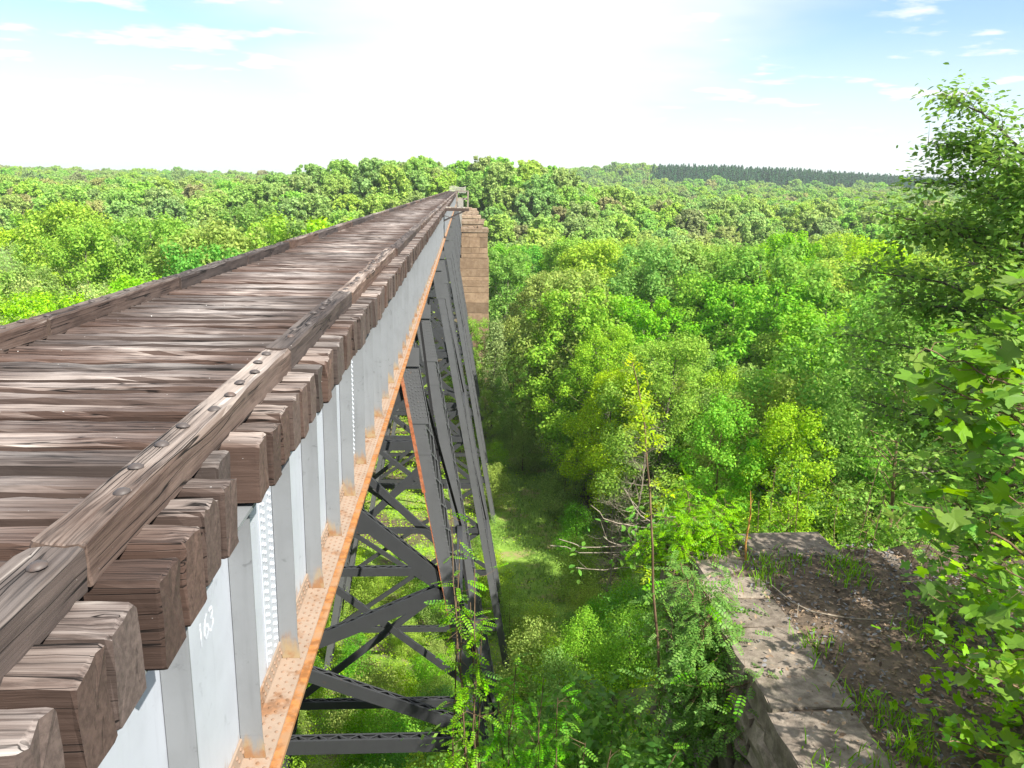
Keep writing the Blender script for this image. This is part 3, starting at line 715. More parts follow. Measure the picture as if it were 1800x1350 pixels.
# ------------------------------------------------------------------ old masonry piers to the right
def pier(y, i):
    pw = 3.5; x0 = .0 + .06 * i; d = 5.0; top = -3.95
    t = thing('masonry_pier', ('nearest old tan masonry pier right of the bridge with weeds on its flat top' if i == 0 else '%s old tan masonry pier in the row right of the bridge' % ordw[i]), 'pier', (x0 + pw / 2, y, -30), 'old stone piers right of the bridge')
    zt = top + 30; z = zt; c = 0; rr = random.Random(40 + i); hw = pw / 2
    core = MB(); core.box(-hw + .06, hw - .06, .06, d - .06, 0, zt - .1); core.build('core', M['pier'], t)
    ms = {}
    while z > .5:
        h = rr.choice((.8, 1.1, 1.4, 1.9, .6)) if c else .55
        zb = max(z - h, 0); wd = hw + .012 * (zt - z) + (.16 if z < zt - 3.4 else 0) + (.12 if c == 0 else 0)
        cut = [-wd, wd] if c not in (1, 2, 3) else [-wd, -wd + 2 * wd * rr.uniform(.25, .45), -wd + 2 * wd * rr.uniform(.55, .75), wd]
        if i == 0:
            for a_, b_ in zip(cut[:-1], cut[1:]):
                j = rr.uniform(-.025, .025)
                m = MB(); m.bevbox(a_ + .004, b_ - .004, j - (.10 if c == 0 else 0), d, zb + .02, z - .02, .02); m.build('stone', M['piertop'] if c == 0 else M['pier'], t)
        else:
            if c == 0: m = MB(); m.bevbox(-wd, wd, -.1, d, zb, z, .03); m.build('cap_stone', M['piertop'], t)
            else: ms.setdefault('b', MB()).bevbox(-wd, wd, 0, d, zb + .02, z - .02, .025)
        z = zb; c += 1
        if i and c > 9: ms['b'].box(-wd, wd, 0, d, 0, zb); break
    if 'b' in ms: ms['b'].build('pier_shaft', M['pier'], t)
    for k in range(3 if i < 3 else 2):                                       # loose blocks left on the top
        m = MB(); xx = rr.uniform(-1.2, 1.0); m.bevbox(xx, xx + rr.uniform(.4, 1.1), rr.uniform(.5, 2), rr.uniform(2.6, 4), zt - .03, zt + rr.uniform(.12, .3), .03); m.build('loose_block', M['piertop'], t)
for i, y in enumerate((110, 135, 160, 185, 210)): pier(y, i)

# ------------------------------------------------------------------ old abutment in the foreground right
t = thing('stone_abutment', 'ruined old stone abutment in the lower right with a walkway of flat coping stones', 'abutment', (2.75, 5, -3))
def rock(name, x0, x1, y0, y1, z0, z1, par, b=.03, jit=.008, seed=0, mat='stone'):
    rr = np.random.default_rng(seed); bm = bmesh.new(); bmesh.ops.create_cube(bm, size=2)
    h = np.array([(x1 - x0) / 2, (y1 - y0) / 2, (z1 - z0) / 2]); c = np.array([(x0 + x1) / 2, (y0 + y1) / 2, (z0 + z1) / 2])
    for v in bm.verts: v.co = Vector(np.array(v.co) * h)
    bmesh.ops.bevel(bm, geom=bm.edges[:], offset=b, segments=1, affect='EDGES')
    bmesh.ops.subdivide_edges(bm, edges=[e for e in bm.edges if e.calc_length() > .25], cuts=2, use_grid_fill=True)
    for v in bm.verts: v.co += Vector(rr.normal(0, jit, 3))
    me = bpy.data.meshes.new(name); bm.to_mesh(me); bm.free(); me.materials.append(M[mat])
    return link(name, me, par, c)
seed = 500; OX, OY, OZ = 2.75, 5, -3
yy = -1.2
while yy < 3.55:                                                             # left coping run
    l = r2.uniform(.58, .86); rock('coping_stone', r2.uniform(-.03, .04), r2.uniform(.74, .84), yy, min(yy + l - .02, 3.62), -.30 + r2.uniform(-.02, .02), r2.uniform(-.012, .012), t, .014, .006, seed); yy += l; seed += 1
rock('coping_stone', .16, .86, 3.66, 4.42, -.32, -.02, t, .03, .01, 601)
o = rock('cap_slab', .92, 2.12, 4.22, 4.86, -.24, .015, t, .03, .009, 602); o['label'] = 'broad pale slab lying across the far end of the abutment'
yy = 4.4
for l in (.75, .85, .9, .8, .9):                                             # right coping run
    rock('coping_stone', 2.16 + r2.uniform(0, .1), 2.86 + r2.uniform(0, .1), yy - l + .015, yy, -.30, r2.uniform(-.08, -.01), t, .03, .01, seed); yy -= l; seed += 1
rr_ = random.Random(9); zc2 = -.32                                          # left wall face: rough courses
for c in range(9):
    h = rr_.uniform(.42, .6); yy = -1.6 + rr_.uniform(-.3, .2)
    while yy < 4.5:
        l = rr_.uniform(.6, 1.1); rock('wall_stone', -.02 + rr_.uniform(-.06, .05) + .02 * c, .55, yy, min(yy + l - .02, 4.75), zc2 - h + .02, zc2, t, .04, .02, seed); yy += l; seed += 1
    zc2 -= h
zc2 = -.32
for c in range(9):
    h = rr_.uniform(.42, .6); xx = .1
    while xx < 2.7:
        l = rr_.uniform(.6, 1.1); rock('wall_stone', xx + .47, min(xx + l - .02, 2.6) + .47, 4.35, 4.78 + rr_.uniform(0, .08), zc2 - h + .02, zc2, t, .04, .02, seed); xx += l; seed += 1
    zc2 -= h
MB().box(.3, 2.4, -1.8, 4.4, -5, -.5).build('core', M['stone'], t)
MB().box(2.35, 2.9, -.2, 4.4, -5, -.31).build('right_wall', M['stone'], t)

# leaf litter, twigs and grass on and beside the abutment
g = G('dry_leaf_litter'); i_ = g.island(); c_ = g.mix(i_, (.08, .056, .04), (.36, .26, .175)); M['litter'] = g.done(g.bsdf(g.mix(g.step(g.math('FRACT', g.math('MULTIPLY', i_, 9.1)), .60, .66), c_, (.17, .17, .18)), .9, 0, .2))
n = 15000; rr = np.random.default_rng(21)
px = rr.uniform(2.9, 8.5, n); py = np.concatenate([rr.uniform(3.0, 9.5, n - 2000), rr.uniform(9, 12, 2000)])
ok = ~((px < 3.5) & (rr.random(n) < .75)); px, py = px[ok], py[ok]
zz = ground_z(px, py) + .012 + rr.random(len(px)) * .02; zz = np.where((px > 2.72) & (px < 3.55) & (py < 9.4), np.maximum(zz, -2.955), zz)
zz = np.where((px > 4.9) & (px < 5.7) & (py > 5.5) & (py < 9.4), np.maximum(zz, -3.02), zz)
v, f = scatter(tpl_fold(.5), np.stack([px, py, zz], 1), np.array([0, 0, 1.0]) + rr.normal(0, .45, (len(px), 3)), rr.uniform(.010, .034, len(px)), rr)
o = link('leaf_litter', mesh_from('leaf_litter', v, f, M['litter'])); o['kind'] = 'stuff'; o['label'] = 'dry leaf litter strewn on and beside the old stone abutment'
g = G('grass_blades'); M['grass'] = None; M['grass'] = leaf_mat('grass_leaves', (.19, .35, .045), .02, .3, .35)
def blades(P, h, rr, w_=.012, spread=.35):
    n = len(P); d = rr.normal(0, spread, (n, 3)); d[:, 2] = 1; d /= np.linalg.norm(d, axis=1, keepdims=True)
    a = rr.uniform(0, 6.3, n); s_ = np.stack([np.cos(a), np.sin(a), 0 * a], 1) * w_; h = np.asarray(h)[:, None]
    tip = P + d * h + np.stack([d[:, 0], d[:, 1], 0 * a], 1) * h * .5
    V = np.stack([P - s_, P + s_, P + d * h * .55 + s_ * .7, tip, P + d * h * .55 - s_ * .7], 1).reshape(-1, 3)
    o5 = np.arange(n)[:, None] * 5
    return V, [np.concatenate([o5 + np.array([[0, 1, 2, 4]])]), np.concatenate([o5 + np.array([[4, 2, 3]])])]
tuft = [(3.66, 6.15, 70), (3.72, 5.45, 110), (3.85, 5.75, 120), (3.6, 7.1, 60), (4.65, 8.6, 90), (4.8, 8.9, 110), (3.75, 8.9, 90), (3.5, 8.5, 60), (4.9, 7.3, 110), (4.2, 9.05, 60), (2.95, 5.35, 40), (3.3, 5.3, 60), (5.6, 7.0, 90), (3.2, 9.3, 110)]
TV = []; TF = []; TN = 0
for k, (x, y, n) in enumerate(tuft):
    rr = np.random.default_rng(700 + k); P_ = np.stack([x + rr.normal(0, .13, n), y + rr.normal(0, .16, n), np.zeros(n)], 1); P_[:, 2] = ground_z(P_[:, 0], P_[:, 1]); P_[:, 2] = np.where((P_[:, 0] < 3.56) & (P_[:, 0] > 2.75), -3.0, P_[:, 2])
    v, f = blades(P_, rr.uniform(.04, .19, n) , rr, .007)
    TV.append(v); TF.append([q + TN for q in f]); TN += len(v)
o = link('grass', mesh_from('grass', np.concatenate(TV), [np.concatenate([f[0] for f in TF]), np.concatenate([f[1] for f in TF])], M['grass'])); o['kind'] = 'stuff'; o['label'] = 'thin green grass sprouting in tufts on the old stone abutment'
m = MB(); P_ = np.array([(3.62, 8.35, -2.96), (3.7, 7.95, -2.96), (3.85, 7.75, -2.97), (4.2, 7.62, -2.98), (4.6, 7.55, -2.97), (4.95, 7.6, -2.93)]); m.tube(P_, np.array([.006, .008, .009, .009, .007, .004]), 5); m.tube([(3.75, 7.88, -2.96), (3.66, 7.7, -2.93), (3.62, 7.6, -2.95)], [.006, .005, .003], 4)
o = m.build('fallen_twig', M['pale_bark'], None, True); o['label'] = 'long thin pale fallen twig lying across the abutment litter'; o['category'] = 'twig'
m = MB(); m.tube([(3.55, 9.0, -3.0), (3.53, 9.02, -2.75), (3.55, 9.0, -2.35), (3.52, 9.0, -2.05)], [.016, .014, .010, .004], 5)
for k in range(10): m.tube([(3.54, 9.0, -2.7 + k * .06), (3.54 + .03 * math.cos(k * 2.4), 9.0 + .03 * math.sin(k * 2.4), -2.64 + k * .06)], [.004, .002], 3)
g = G('dry_orange_stalk'); M['stalk'] = g.done(g.bsdf((.42, .22, .06), .9)); o = m.build('dry_stalk', M['stalk'], None, True); o['label'] = 'upright orange dry plant stalk at the left end of the pale slab'; o['category'] = 'plant'

# ------------------------------------------------------------------ near saplings, shrubs and the lobed-leaf trees
def curve_pts(p, n=12):
    p = np.array(p, float); t = np.linspace(0, len(p) - 1, n); return np.stack([np.interp(t, np.arange(len(p)), p[:, k]) for k in range(3)], 1)
def leaf_set(tpl, name, mat, k=4, seed=0):
    rr = np.random.default_rng(seed); L_ = []
    for i in range(k):
        v = tpl[0].copy(); v[:, 2] += rr.normal(0, .05) * v[:, 0] + rr.normal(0, .14) * v[:, 1] ** 2 + rr.normal(0, .02, len(v)); L_.append(mesh_from(name, v, tpl[1], mat))
    return L_
LS_T = leaf_set(tpl_tulip(), 'leaf', M['l_tulip'], 6, 1); LS_P = leaf_set(tpl_pinnate(), 'leaf', M['l_locust'], 5, 2); LS_B = leaf_set(tpl_pinnate(5), 'leaf', M['l_bright'], 3, 3)
def place_leaf(me, p, nrm, tang, s, par, foot=np.zeros(3)):
    nrm = np.array(nrm, float); nrm /= np.linalg.norm(nrm); y = np.array(tang, float); y -= nrm * y.dot(nrm); y /= np.linalg.norm(y) + 1e-9; x = np.cross(y, nrm)
    o = link('leaf', me, par); o.matrix_basis = Matrix(((x[0] * s, y[0] * s, nrm[0] * s, p[0]), (x[1] * s, y[1] * s, nrm[1] * s, p[1]), (x[2] * s, y[2] * s, nrm[2] * s, p[2]), (0, 0, 0, 1)))
    return o
BANK = []
def leafy(name, label, cat, foot, stems, leaves, tpl, lset, mat, size, seed, n_obj, bark='twig', group=None, droop=.3, spread=.2, twig=.25, r0=.02, up=1.0):
    """woody plant: stems are polylines (world); leaves spread along their outer parts, n_obj of them as objects, the rest as one crown"""
    rr = np.random.default_rng(seed); t = thing(name, label, cat, foot, group); F0 = np.array(foot, float); mb = MB(); C = []; D = []
    for (pts, r_, n, start) in stems:
        p = curve_pts(pts, 16) - F0; p[1:-1] += rr.normal(0, .012, (14, 3)); mb.tube(p, np.linspace(r_, r_ * .25, 16), 5)
        for _ in range(n):
            u = start + (1 - start) * rr.random(); i = min(int(u * 15), 14); b = p[i] + (p[i + 1] - p[i]) * (u * 15 - i)
            d = rr.normal(0, 1, 3); d[2] = d[2] * .6 + .15; d /= np.linalg.norm(d); e = b + d * twig * rr.uniform(.35, 1)
            mb.tube([b, (b + e) / 2 + rr.normal(0, .02, 3), e], [r_ * .16 + .001, r_ * .11 + .001, .001], 3)
            for _k in range(leaves):
                q = e + rr.normal(0, spread * .5, 3); C.append(q); dd = q - b; D.append(dd / (np.linalg.norm(dd) + 1e-6))
    mb.build('stem', M[bark], t, True)
    C = np.array(C); D = np.array(D); nr = rr.normal(0, .45, C.shape) + np.array([0, -.10, up]) + D * .35; D = D + np.array([0, 0, -droop]); sz = size * rr.uniform(.6, 1.2, len(C))
    # the leaves that show largest become objects
    dist = np.linalg.norm(C + F0 - np.array([0, 0, 1.465]), axis=1) / sz; order = np.argsort(dist)
    for k in order[:n_obj]: place_leaf(lset[k % len(lset)], C[k], nr[k], D[k], sz[k], t)
    rest = order[n_obj:]
    if len(rest):
        v, f = scatter(tpl, C[rest], nr[rest], sz[rest], rr, D[rest]); o = link('crown', mesh_from('crown', v, f, mat), t)
    return t
# lobed-leaf sapling reaching in from the right edge, close to the camera
rr = np.random.default_rng(77); ST = []
foot = (4.7, 4.5, -3.3)
main = [(4.7, 4.5, -3.3), (4.45, 4.55, -2.0), (4.2, 4.6, -.8), (3.95, 4.6, .3), (3.7, 4.65, 1.1)]
ST.append((main, .035, 16, .35))
for tip, n in (((2.72, 4.5, .60), 26), ((2.8, 4.6, .40), 18), ((3.0, 4.75, .15), 20), ((3.2, 4.4, .95), 14), ((2.85, 4.7, -.45), 18), ((3.25, 4.3, -.25), 12), ((3.05, 4.6, -1.05), 14), ((3.35, 4.35, -.75), 12), ((3.3, 4.6, -1.55), 14), ((3.6, 4.3, -2.0), 14), ((3.4, 4.8, -2.3), 10), ((3.45, 4.2, -1.25), 12), ((3.6, 4.5, .75), 10), ((3.75, 4.2, -.3), 10)):
    z0 = tip[2] - .75; b = (np.interp(z0, [-3.3, 1.1], [4.7, 3.75]), 4.58, max(z0, -2.9)); ST.append(([b, ((b[0] + tip[0]) / 2, tip[1], (b[2] + tip[2]) / 2 + .12), tip], .014, n, .45))
leafy('lobed_leaf_sapling', 'sapling with large lobed leaves reaching in close at the right edge of the picture', 'sapling', foot, ST, 2, tpl_tulip(), LS_T, M['l_tulip'], .085, 78, 295, droop=.5, spread=.11, twig=.22)
# tall lobed-leaf tree behind it
ST = []; foot = (9.9, 12.6, gz(9.9, 12.6))
trunk = [foot, (9.7, 12.5, -2.5), (9.4, 12.5, 0), (9.0, 12.3, 1.6), (8.7, 12.2, 2.7)]; ST.append((trunk, .14, 60, .45))
rr = np.random.default_rng(80)
for k in range(70):
    z0 = -4.6 + 6.7 * (k / 69) ** .95; a = k * 2.4 + rr.normal(0, .4); rad = 2.75 * (1 - .5 * max(0, (z0 + .2) / 3.2)) * rr.uniform(.65, 1.05)
    b = np.array([np.interp(z0, [-5, 2.7], [9.6, 8.7]), 12.5, z0]); tip = b + np.array([math.cos(a) * rad, math.sin(a) * rad, .55 + rr.normal(0, .25)])
    ST.append(([b, (b + tip) / 2 + np.array([0, 0, .15]), tip], .028, 62, .2))
leafy('lobed_leaf_tree', 'tall dense dark green tree rising above the skyline at the right edge', 'tree', foot, ST, 8, tpl_fold(.62), LS_T, M['l_tulip'], .060, 81, 0, bark='bark', droop=.3, spread=.26, twig=.42)
# undergrowth trees that fill the gap between those two
ST = []; foot = (5.6, 7.5, gz(5.6, 7.5))
for k in range(22):
    a = k * 2.4; z = -3.2 + 2.9 * (k / 21); rad = rr.uniform(.5, 1.25); b = np.array([5.6, 7.5, z - .3]); tip = b + np.array([math.cos(a) * rad, math.sin(a) * rad, .5]); ST.append(([b, (b + tip) / 2, tip], .018, 26, .2))
leafy('leafy_bush', 'dense dark green bush growing against the right side of the old abutment', 'bush', foot, ST, 3, tpl_tulip(), LS_T, M['l_tulip'], .062, 83, 0, droop=.4, spread=.22, twig=.3)
ST = []; foot = (4.65, 5.5, gz(4.65, 5.5))
for k in range(16):
    a = k * 2.4; z = -3.2 + 1.7 * (k / 15); rad = rr.uniform(.4, 1.0); b = np.array([4.65, 5.5, z - .2]); tip = b + np.array([math.cos(a) * rad, math.sin(a) * rad, .3]); ST.append(([b, (b + tip) / 2, tip], .015, 16, .2))
leafy('leafy_bush', 'low shaded bush at the bottom right corner beyond the coping stones', 'bush', foot, ST, 3, tpl_tulip(), LS_T, M['l_tulip'], .060, 84, 0, droop=.4, spread=.2, twig=.3)
# thin sapling with yellow-green tufts
foot = (2.25, 7.6, gz(2.25, 7.6))
ST = [([foot, (2.2, 7.55, -5), (2.15, 7.5, -3.6), (1.98, 7.5, -2.3), (1.90, 7.5, -1.5), (1.86, 7.5, -1.05), (1.76, 7.5, -.6), (1.64, 7.5, -.12)], .020, 0, .8)]
t = leafy('thin_sapling', 'thin bare-stemmed sapling tipped with yellow-green leaf tufts in front of the woods', 'sapling', foot, [(ST[0][0], .02, 1, .98)], 2, tpl_pinnate(5), LS_B, M['l_bright'], .05, 90, 0)
rr = np.random.default_rng(91); F0 = np.array(foot)
for (x, z, n, sp) in ((1.64, -.14, 7, .05), (1.68, -.32, 10, .06), (1.76, -.52, 22, .08), (1.80, -.72, 18, .09), (1.84, -.92, 24, .09), (1.83, -.62, 14, .09), (2.02, -1.36, 9, .06), (1.97, -1.62, 6, .05), (1.93, -2.35, 4, .05)):
    for _ in range(n):
        p = np.array([x, 7.5, z]) + rr.normal(0, sp, 3) * np.array([1, 1, .8]) - F0; place_leaf(LS_B[rr.integers(3)], p, rr.normal(0, .5, 3) + np.array([0, -.2, 1]), rr.normal(0, 1, 3) + np.array([0, 0, -.3]), rr.uniform(.075, .125), t)
# feathery-leaved saplings in front of the nearest tower and beside the abutment
def locust(label, foot, tips, n, seed, nobj, size=.125, lv=2, spread=.16, start=.3):
    n = int(n * 1.7); size *= 1.25; st = []; rr = np.random.default_rng(seed)
    for tip in tips:
        f0 = np.array(foot, float); mid = f0 * .45 + np.array(tip) * .55 + np.array([rr.normal(0, .1), rr.normal(0, .1), .15]); st.append(([f0, mid, tip], .018, n, start))
    return leafy('feathery_sapling', label, 'sapling', foot, st, lv, tpl_pinnate(), LS_P, M['l_locust'], size, seed, nobj, droop=.4, spread=spread, twig=.26, group=None)
f_ = lambda x, y: (x, y, gz(x, y) - .1)
locust('feathery-leaved sapling climbing in front of the nearest tower legs', f_(.25, 8.2), [(-.10, 8, -1.85), (.0, 8.1, -2.25), (.16, 7.9, -2.5), (.12, 8, -2.95), (-.02, 8.2, -2.7), (.25, 8.0, -3.3)], 12, 301, 24, .095, 2, .09, .40)
locust('broad feathery-leaved sapling at the foot of the nearest tower legs', f_(.9, 8.1), [(.40, 8, -3.75), (.62, 7.8, -3.6), (.95, 8.0, -3.9), (1.15, 8.2, -4.3), (.55, 8, -4.4), (.9, 7.7, -4.5), (.2, 8.1, -4.6), (1.3, 8.3, -4.7)], 18, 302, 30, .10, 2, .12, .35)
locust('feathery sprig rising at the bottom edge below the tower saplings', f_(1.2, 6.2), [(.85, 6, -3.25), (1.1, 6.0, -3.2), (1.35, 6.1, -3.35), (1.0, 5.8, -3.5), (1.9, 6, -3.35), (1.65, 6.1, -3.6), (2.1, 6.0, -3.6)], 9, 303, 20, .10, 2, .13, .55)
locust('feathery-leaved bush hanging over the left wall of the old abutment', (2.72, 7.6, -4.3), [(2.5, 8.6, -2.75), (2.7, 8.2, -2.9), (2.35, 8.4, -3.1), (2.6, 7.6, -3.1), (2.2, 8.0, -3.4), (2.4, 6.9, -3.3), (2.3, 7.6, -2.3), (2.55, 7.3, -2.7), (2.75, 7.2, -2.95), (2.9, 6.6, -3.0), (2.5, 7.0, -3.3), (2.15, 7.5, -3.0), (2.45, 7.1, -3.9), (2.0, 7.4, -3.6), (2.7, 6.5, -3.6), (2.6, 7.8, -2.6), (2.2, 7.2, -4.3), (2.9, 8.0, -2.8)], 20, 304, 40, .10, 2, .17, .35)
locust('leafy sapling clump behind the abutment, left of the pale slab', (3.0, 9.55, -3.4), [(2.6, 9.4, -2.55), (3.0, 9.5, -2.6), (3.35, 9.8, -2.7), (2.8, 9.2, -2.9), (3.3, 9.4, -2.85), (2.4, 9.6, -3.0), (3.1, 10.2, -2.5), (3.7, 10.2, -2.7)], 24, 305, 30, .085, 2, .16, .3)
locust('leafy sapling clump behind the pale slab and right coping', f_(5.0, 10.6), [(4.2, 10.4, -2.75), (4.8, 10.5, -2.5), (5.3, 10.3, -2.6), (5.8, 10.0, -2.5), (5.4, 9.6, -2.8), (6.0, 10.6, -2.2), (4.6, 10.9, -2.4), (6.4, 9.7, -2.4), (5.9, 9.0, -2.7)], 28, 306, 20, .08, 2, .17, .25)
k_ = 0
for (x, y, s_, kk, lab) in ((1.3, 8.8, 1.3, 'shrub1', 'dark bushy shrub on the steep bank left of the abutment'), (2.3, 9.3, 1.5, 'shrub2', 'feathery shrub on the bank behind the dark bushy one'), (.6, 10.2, 1.15, 'shrub1', 'shaded shrub low on the bank below the nearest tower'), (2.2, 6.3, 1.15, 'shrub2', 'small shrub pressed against the left wall of the abutment'), (1.5, 7.3, 1.0, 'shrub1', 'low shrub at the bottom of the picture left of the abutment'), (3.4, 12.4, 1.25, 'shrub2', 'leafy shrub on the slope beyond the pale slab'), (5.2, 12.6, 1.2, 'shrub0', 'bright shrub on the slope beyond the right coping'), (-1.2, 13.5, 1.0, 'shrub0', 'bright bush on the bank under the near girder'), (-.2, 16.5, 1.0, 'shrub1', 'bush on the bank in front of the nearest tower'), (2.8, 15.5, 1.2, 'shrub1', 'shaded bush on the slope between abutment and track'), (1.0, 19.5, 1.1, 'shrub2', 'feathery bush at the foot of the nearest tower'), (4.6, 17.0, 1.3, 'shrub1', 'wide shaded bush below the abutment')):
    BANK.append((kk, x, y, s_, lab))
# arching shrub with bare pale twig tips
ST = []; foot = (3.3, 10.0, gz(3.3, 10.0)); hub = (3.25, 10.0, -3.35)
for (x1, z1, x2, z2, yy, n) in ((2.4, -3.32, 1.22, -3.22, 10.0, 1), (2.3, -3.2, 1.32, -3.08, 9.9, 1), (2.5, -3.05, 1.78, -2.72, 10.2, 1), (2.7, -2.95, 2.2, -2.42, 10.0, 1), (2.6, -3.4, 1.55, -3.45, 9.8, 3), (2.5, -3.15, 1.9, -3.0, 9.8, 12), (2.7, -3.05, 2.2, -2.85, 9.7, 14), (3.0, -3.0, 2.75, -2.7, 10.1, 14), (2.6, -3.3, 2.0, -3.3, 9.9, 12), (2.9, -3.0, 2.4, -2.75, 10.4, 12), (3.3, -3.0, 3.3, -2.7, 9.9, 10)):
    ST.append(([foot, (3.3, 10.0, -4.2), hub, ((hub[0] + x1) / 2, yy, z1 + .04), (x1, yy, z1), ((x1 + x2) / 2 - .08, yy, (z1 + z2) / 2 - .07), (x2, yy, z2)], .019, n, .55))
leafy('arching_shrub', 'arching shrub with pale bare twig tips above the grassy track', 'shrub', foot, ST, 3, tpl_fold(.5), LS_P, M['l_locust'], .055, 95, 0, bark='pale_bark', droop=.2, spread=.14, twig=.3)

# ------------------------------------------------------------------ tree kinds (shared meshes)
KIND = {}
def kind(key, *a, **k): KIND[key] = make_tree(*a, **k)
for i in range(3): kind('near%d' % i, 11 + i, 16, 5.2, 42000, .088, M['l_mid' if i != 1 else 'l_yel'], 'near', puffs=95, prad=(.10, .20), twigs=1)
for i in range(4): kind('mid%d' % i, 21 + i, 17, 5.8, 24000, .15, M[('l_mid', 'l_yel', 'l_yel', 'l_deep')[i]], 'mid', puffs=85, prad=(.10, .21), base=.24)
for i in range(3): kind('thin%d' % i, 31 + i, 15, 3.9, 6500, .085, M['l_pale'], 'thin', puffs=58, prad=(.14, .26), twigs=4, bark='pale_bark', base=.18, limb_r=.12)
for i in range(2): kind('bare%d' % i, 41 + i, 14, 4.0, 1500, .05, M['l_pale'], 'bare', puffs=64, prad=(.14, .30), twigs=13, bark='pale_bark', base=.2, limb_r=.11)
for i in range(3): kind('slim%d' % i, 51 + i, 12, 2.7, 24000, .055, M['l_fresh' if i == 0 else 'l_mid'], 'slim', puffs=120, prad=(.10, .22), base=.12, limb_r=.09, bark='twig', asp=.7)
for i in range(3): kind('shrub%d' % i, 61 + i, 3.6, 1.7, 11000, .046, M[('l_yel', 'l_mid', 'l_locust')[i]], 'shrub', puffs=34, prad=(.22, .40), base=.08, limb_r=.14, bark='twig', asp=.55)
for i in range(5): kind('far%d' % i, 71 + i, 15.5, 6.0, 10000, .36, M['l_far'], 'far', puffs=110, prad=(.08, .18), base=.25, sides=4)
for i in range(1): kind('cedar%d' % i, 81, 6, 1.5, 7000, .08, M['l_pale'], 'cedar', puffs=50, prad=(.18, .34), base=.05, top_sharp=2.6, limb_r=.10, asp=.35)
for i in range(2): kind('pine%d' % i, 85 + i, 21, 3.0, 700, .55, M['l_pine'], 'pine', puffs=36, prad=(.22, .4), base=.25, top_sharp=2.8, sides=4)
def plant_tree(key, name, label, cat, x, y, s=1.0, group=None, rz=None, z=None, sz=1.0):
    cm, tk = KIND[key]; t = thing(name, label, cat, (x, y, (gz(x, y) if z is None else z) - .15), group, r2.uniform(0, 6.3) if rz is None else rz); t.scale = (s, s, s * sz)
    link('crown', cm, t); link('trunk', tk, t); return t

# individually described trees
plant_tree('bare0', 'bare_tree', 'pale twiggy tree still almost bare at the right edge of the grassy track', 'tree', 14.2, 60, 1.08)
plant_tree('bare1', 'bare_tree', 'smaller grey twiggy tree leaning over the track left of the bare tree', 'tree', 11.6, 56, .75)
plant_tree('slim0', 'slim_tree', 'bright upright small-leaved tree standing beyond the right end of the abutment', 'tree', 9.2, 20.5, .70, None, 1.0)
plant_tree('slim1', 'slim_tree', 'bright green small-leaved tree just left of the upright one beyond the abutment', 'tree', 7.6, 22, .78, None, 2.0)
plant_tree('slim2', 'slim_tree', 'mid green small-leaved tree between the upright tree and the right edge', 'tree', 12.2, 20.5, .98, None, 3.0)
plant_tree('near1', 'broadleaf_tree', 'big yellow-green tree standing out in sunlight at the upper right of the valley', 'tree', 31, 72, 1.28, None, .4)
plant_tree('thin0', 'thin_tree', 'tall grey sparse tree half bare in front of the big yellow-green tree', 'tree', 24.5, 45, 1.28, None, .4)
plant_tree('cedar0', 'cedar_tree', 'small pale conical tree in front of the nearest masonry pier', 'tree', 4.1, 103, 2.6)
plant_tree('slim1', 'slim_tree', 'green tree hiding the left foot of the nearest masonry pier', 'tree', 1.8, 104, 1.3)
plant_tree('slim2', 'slim_tree', 'green tree right of the pale conical tree below the pier', 'tree', 6.6, 100, 1.0)
plant_tree('slim0', 'slim_tree', 'bright tree close below the pier at the far bend of the track', 'tree', 3.0, 92, .75)
SH = [('shrub0', 5.2, 47, 1.3, 'bright shrub on the track edge beside the tower leg, nearest of the row'), ('shrub1', 3.6, 52, 1.1, 'green shrub behind the bright one on the track edge beside the tower leg'), ('shrub0', 4.6, 41, 1.5, 'tall bright brush at the near end of the track beside the right tower legs'),
      ('shrub2', 8.4, 42, 1.2, 'feathery shrub in the middle foreground at the end of the track'), ('shrub0', 6.5, 96, 1.5, 'bushy green shrub on the far track bend below the pier'), ('shrub1', 9.0, 104, 1.5, 'rounded shrub right of the track bend below the pier'),
      ('shrub1', 4.2, 88, 1.1, 'small shrub at the left edge of the track bend'), ('shrub2', -1.6, 26.5, 1.0, 'broad leafy bush seen inside the nearest tower between its legs'), ('shrub1', -2.8, 31, 1.2, 'bush behind the second bent of the nearest tower'), ('shrub0', -4.4, 36, 1.3, 'bright bush under the bridge past the nearest tower'), ('shrub0', -1.0, 38, 1.0, 'light green bush under the bridge near the second tower')]
SH += [('shrub0', 2.4, 58, 1.2, 'bright shrub left of the track between the tower legs and the grass'), ('shrub1', 2.2, 66, 1.1, 'small green shrub left of the track farther along'), ('shrub0', 9.6, 58, 1.5, 'bright bush crowding the right edge of the track'), ('shrub2', 10.4, 66, 1.4, 'feathery bush at the right edge of the track'), ('shrub1', 10.2, 75, 1.5, 'green bush farther along the right edge of the track'), ('shrub0', 3.4, 78, 1.3, 'yellow-green bush at the left edge of the track before the bend'), ('shrub0', 8.8, 50, 1.2, 'low yellow-green bush at the near right edge of the track'), ('shrub0', 7.2, 88, 1.4, 'yellow-green bush in the middle of the track bend')]
for (k, x, y, s, lab) in SH + BANK: plant_tree(k, 'shrub', lab, 'shrub', x, y, s)

for (k, x, y, sc_, lab) in (('slim1', 7.6, 5.6, .40, 'unseen tree added beside the right coping stones to shade the abutment'), ('slim2', 6.4, 4.0, .36, 'second unseen tree added on the bank to shade the abutment'), ('slim1', 6.9, 2.5, .47, 'third unseen tree added to shade the near end of the abutment'), ('slim2', 5.5, 2.6, .30, 'smallest unseen tree added to shade the near end of the abutment'), ('slim1', 5.8, 3.5, .40, 'unseen tree added for shade between the smallest and the second'), ('slim2', 6.7, 5.1, .44, 'unseen tree added to shade the middle of the abutment')):
    plant_tree(k, 'slim_tree', lab, 'tree', x, y, sc_)  # trees out of view, added to throw dappled shade on the abutment

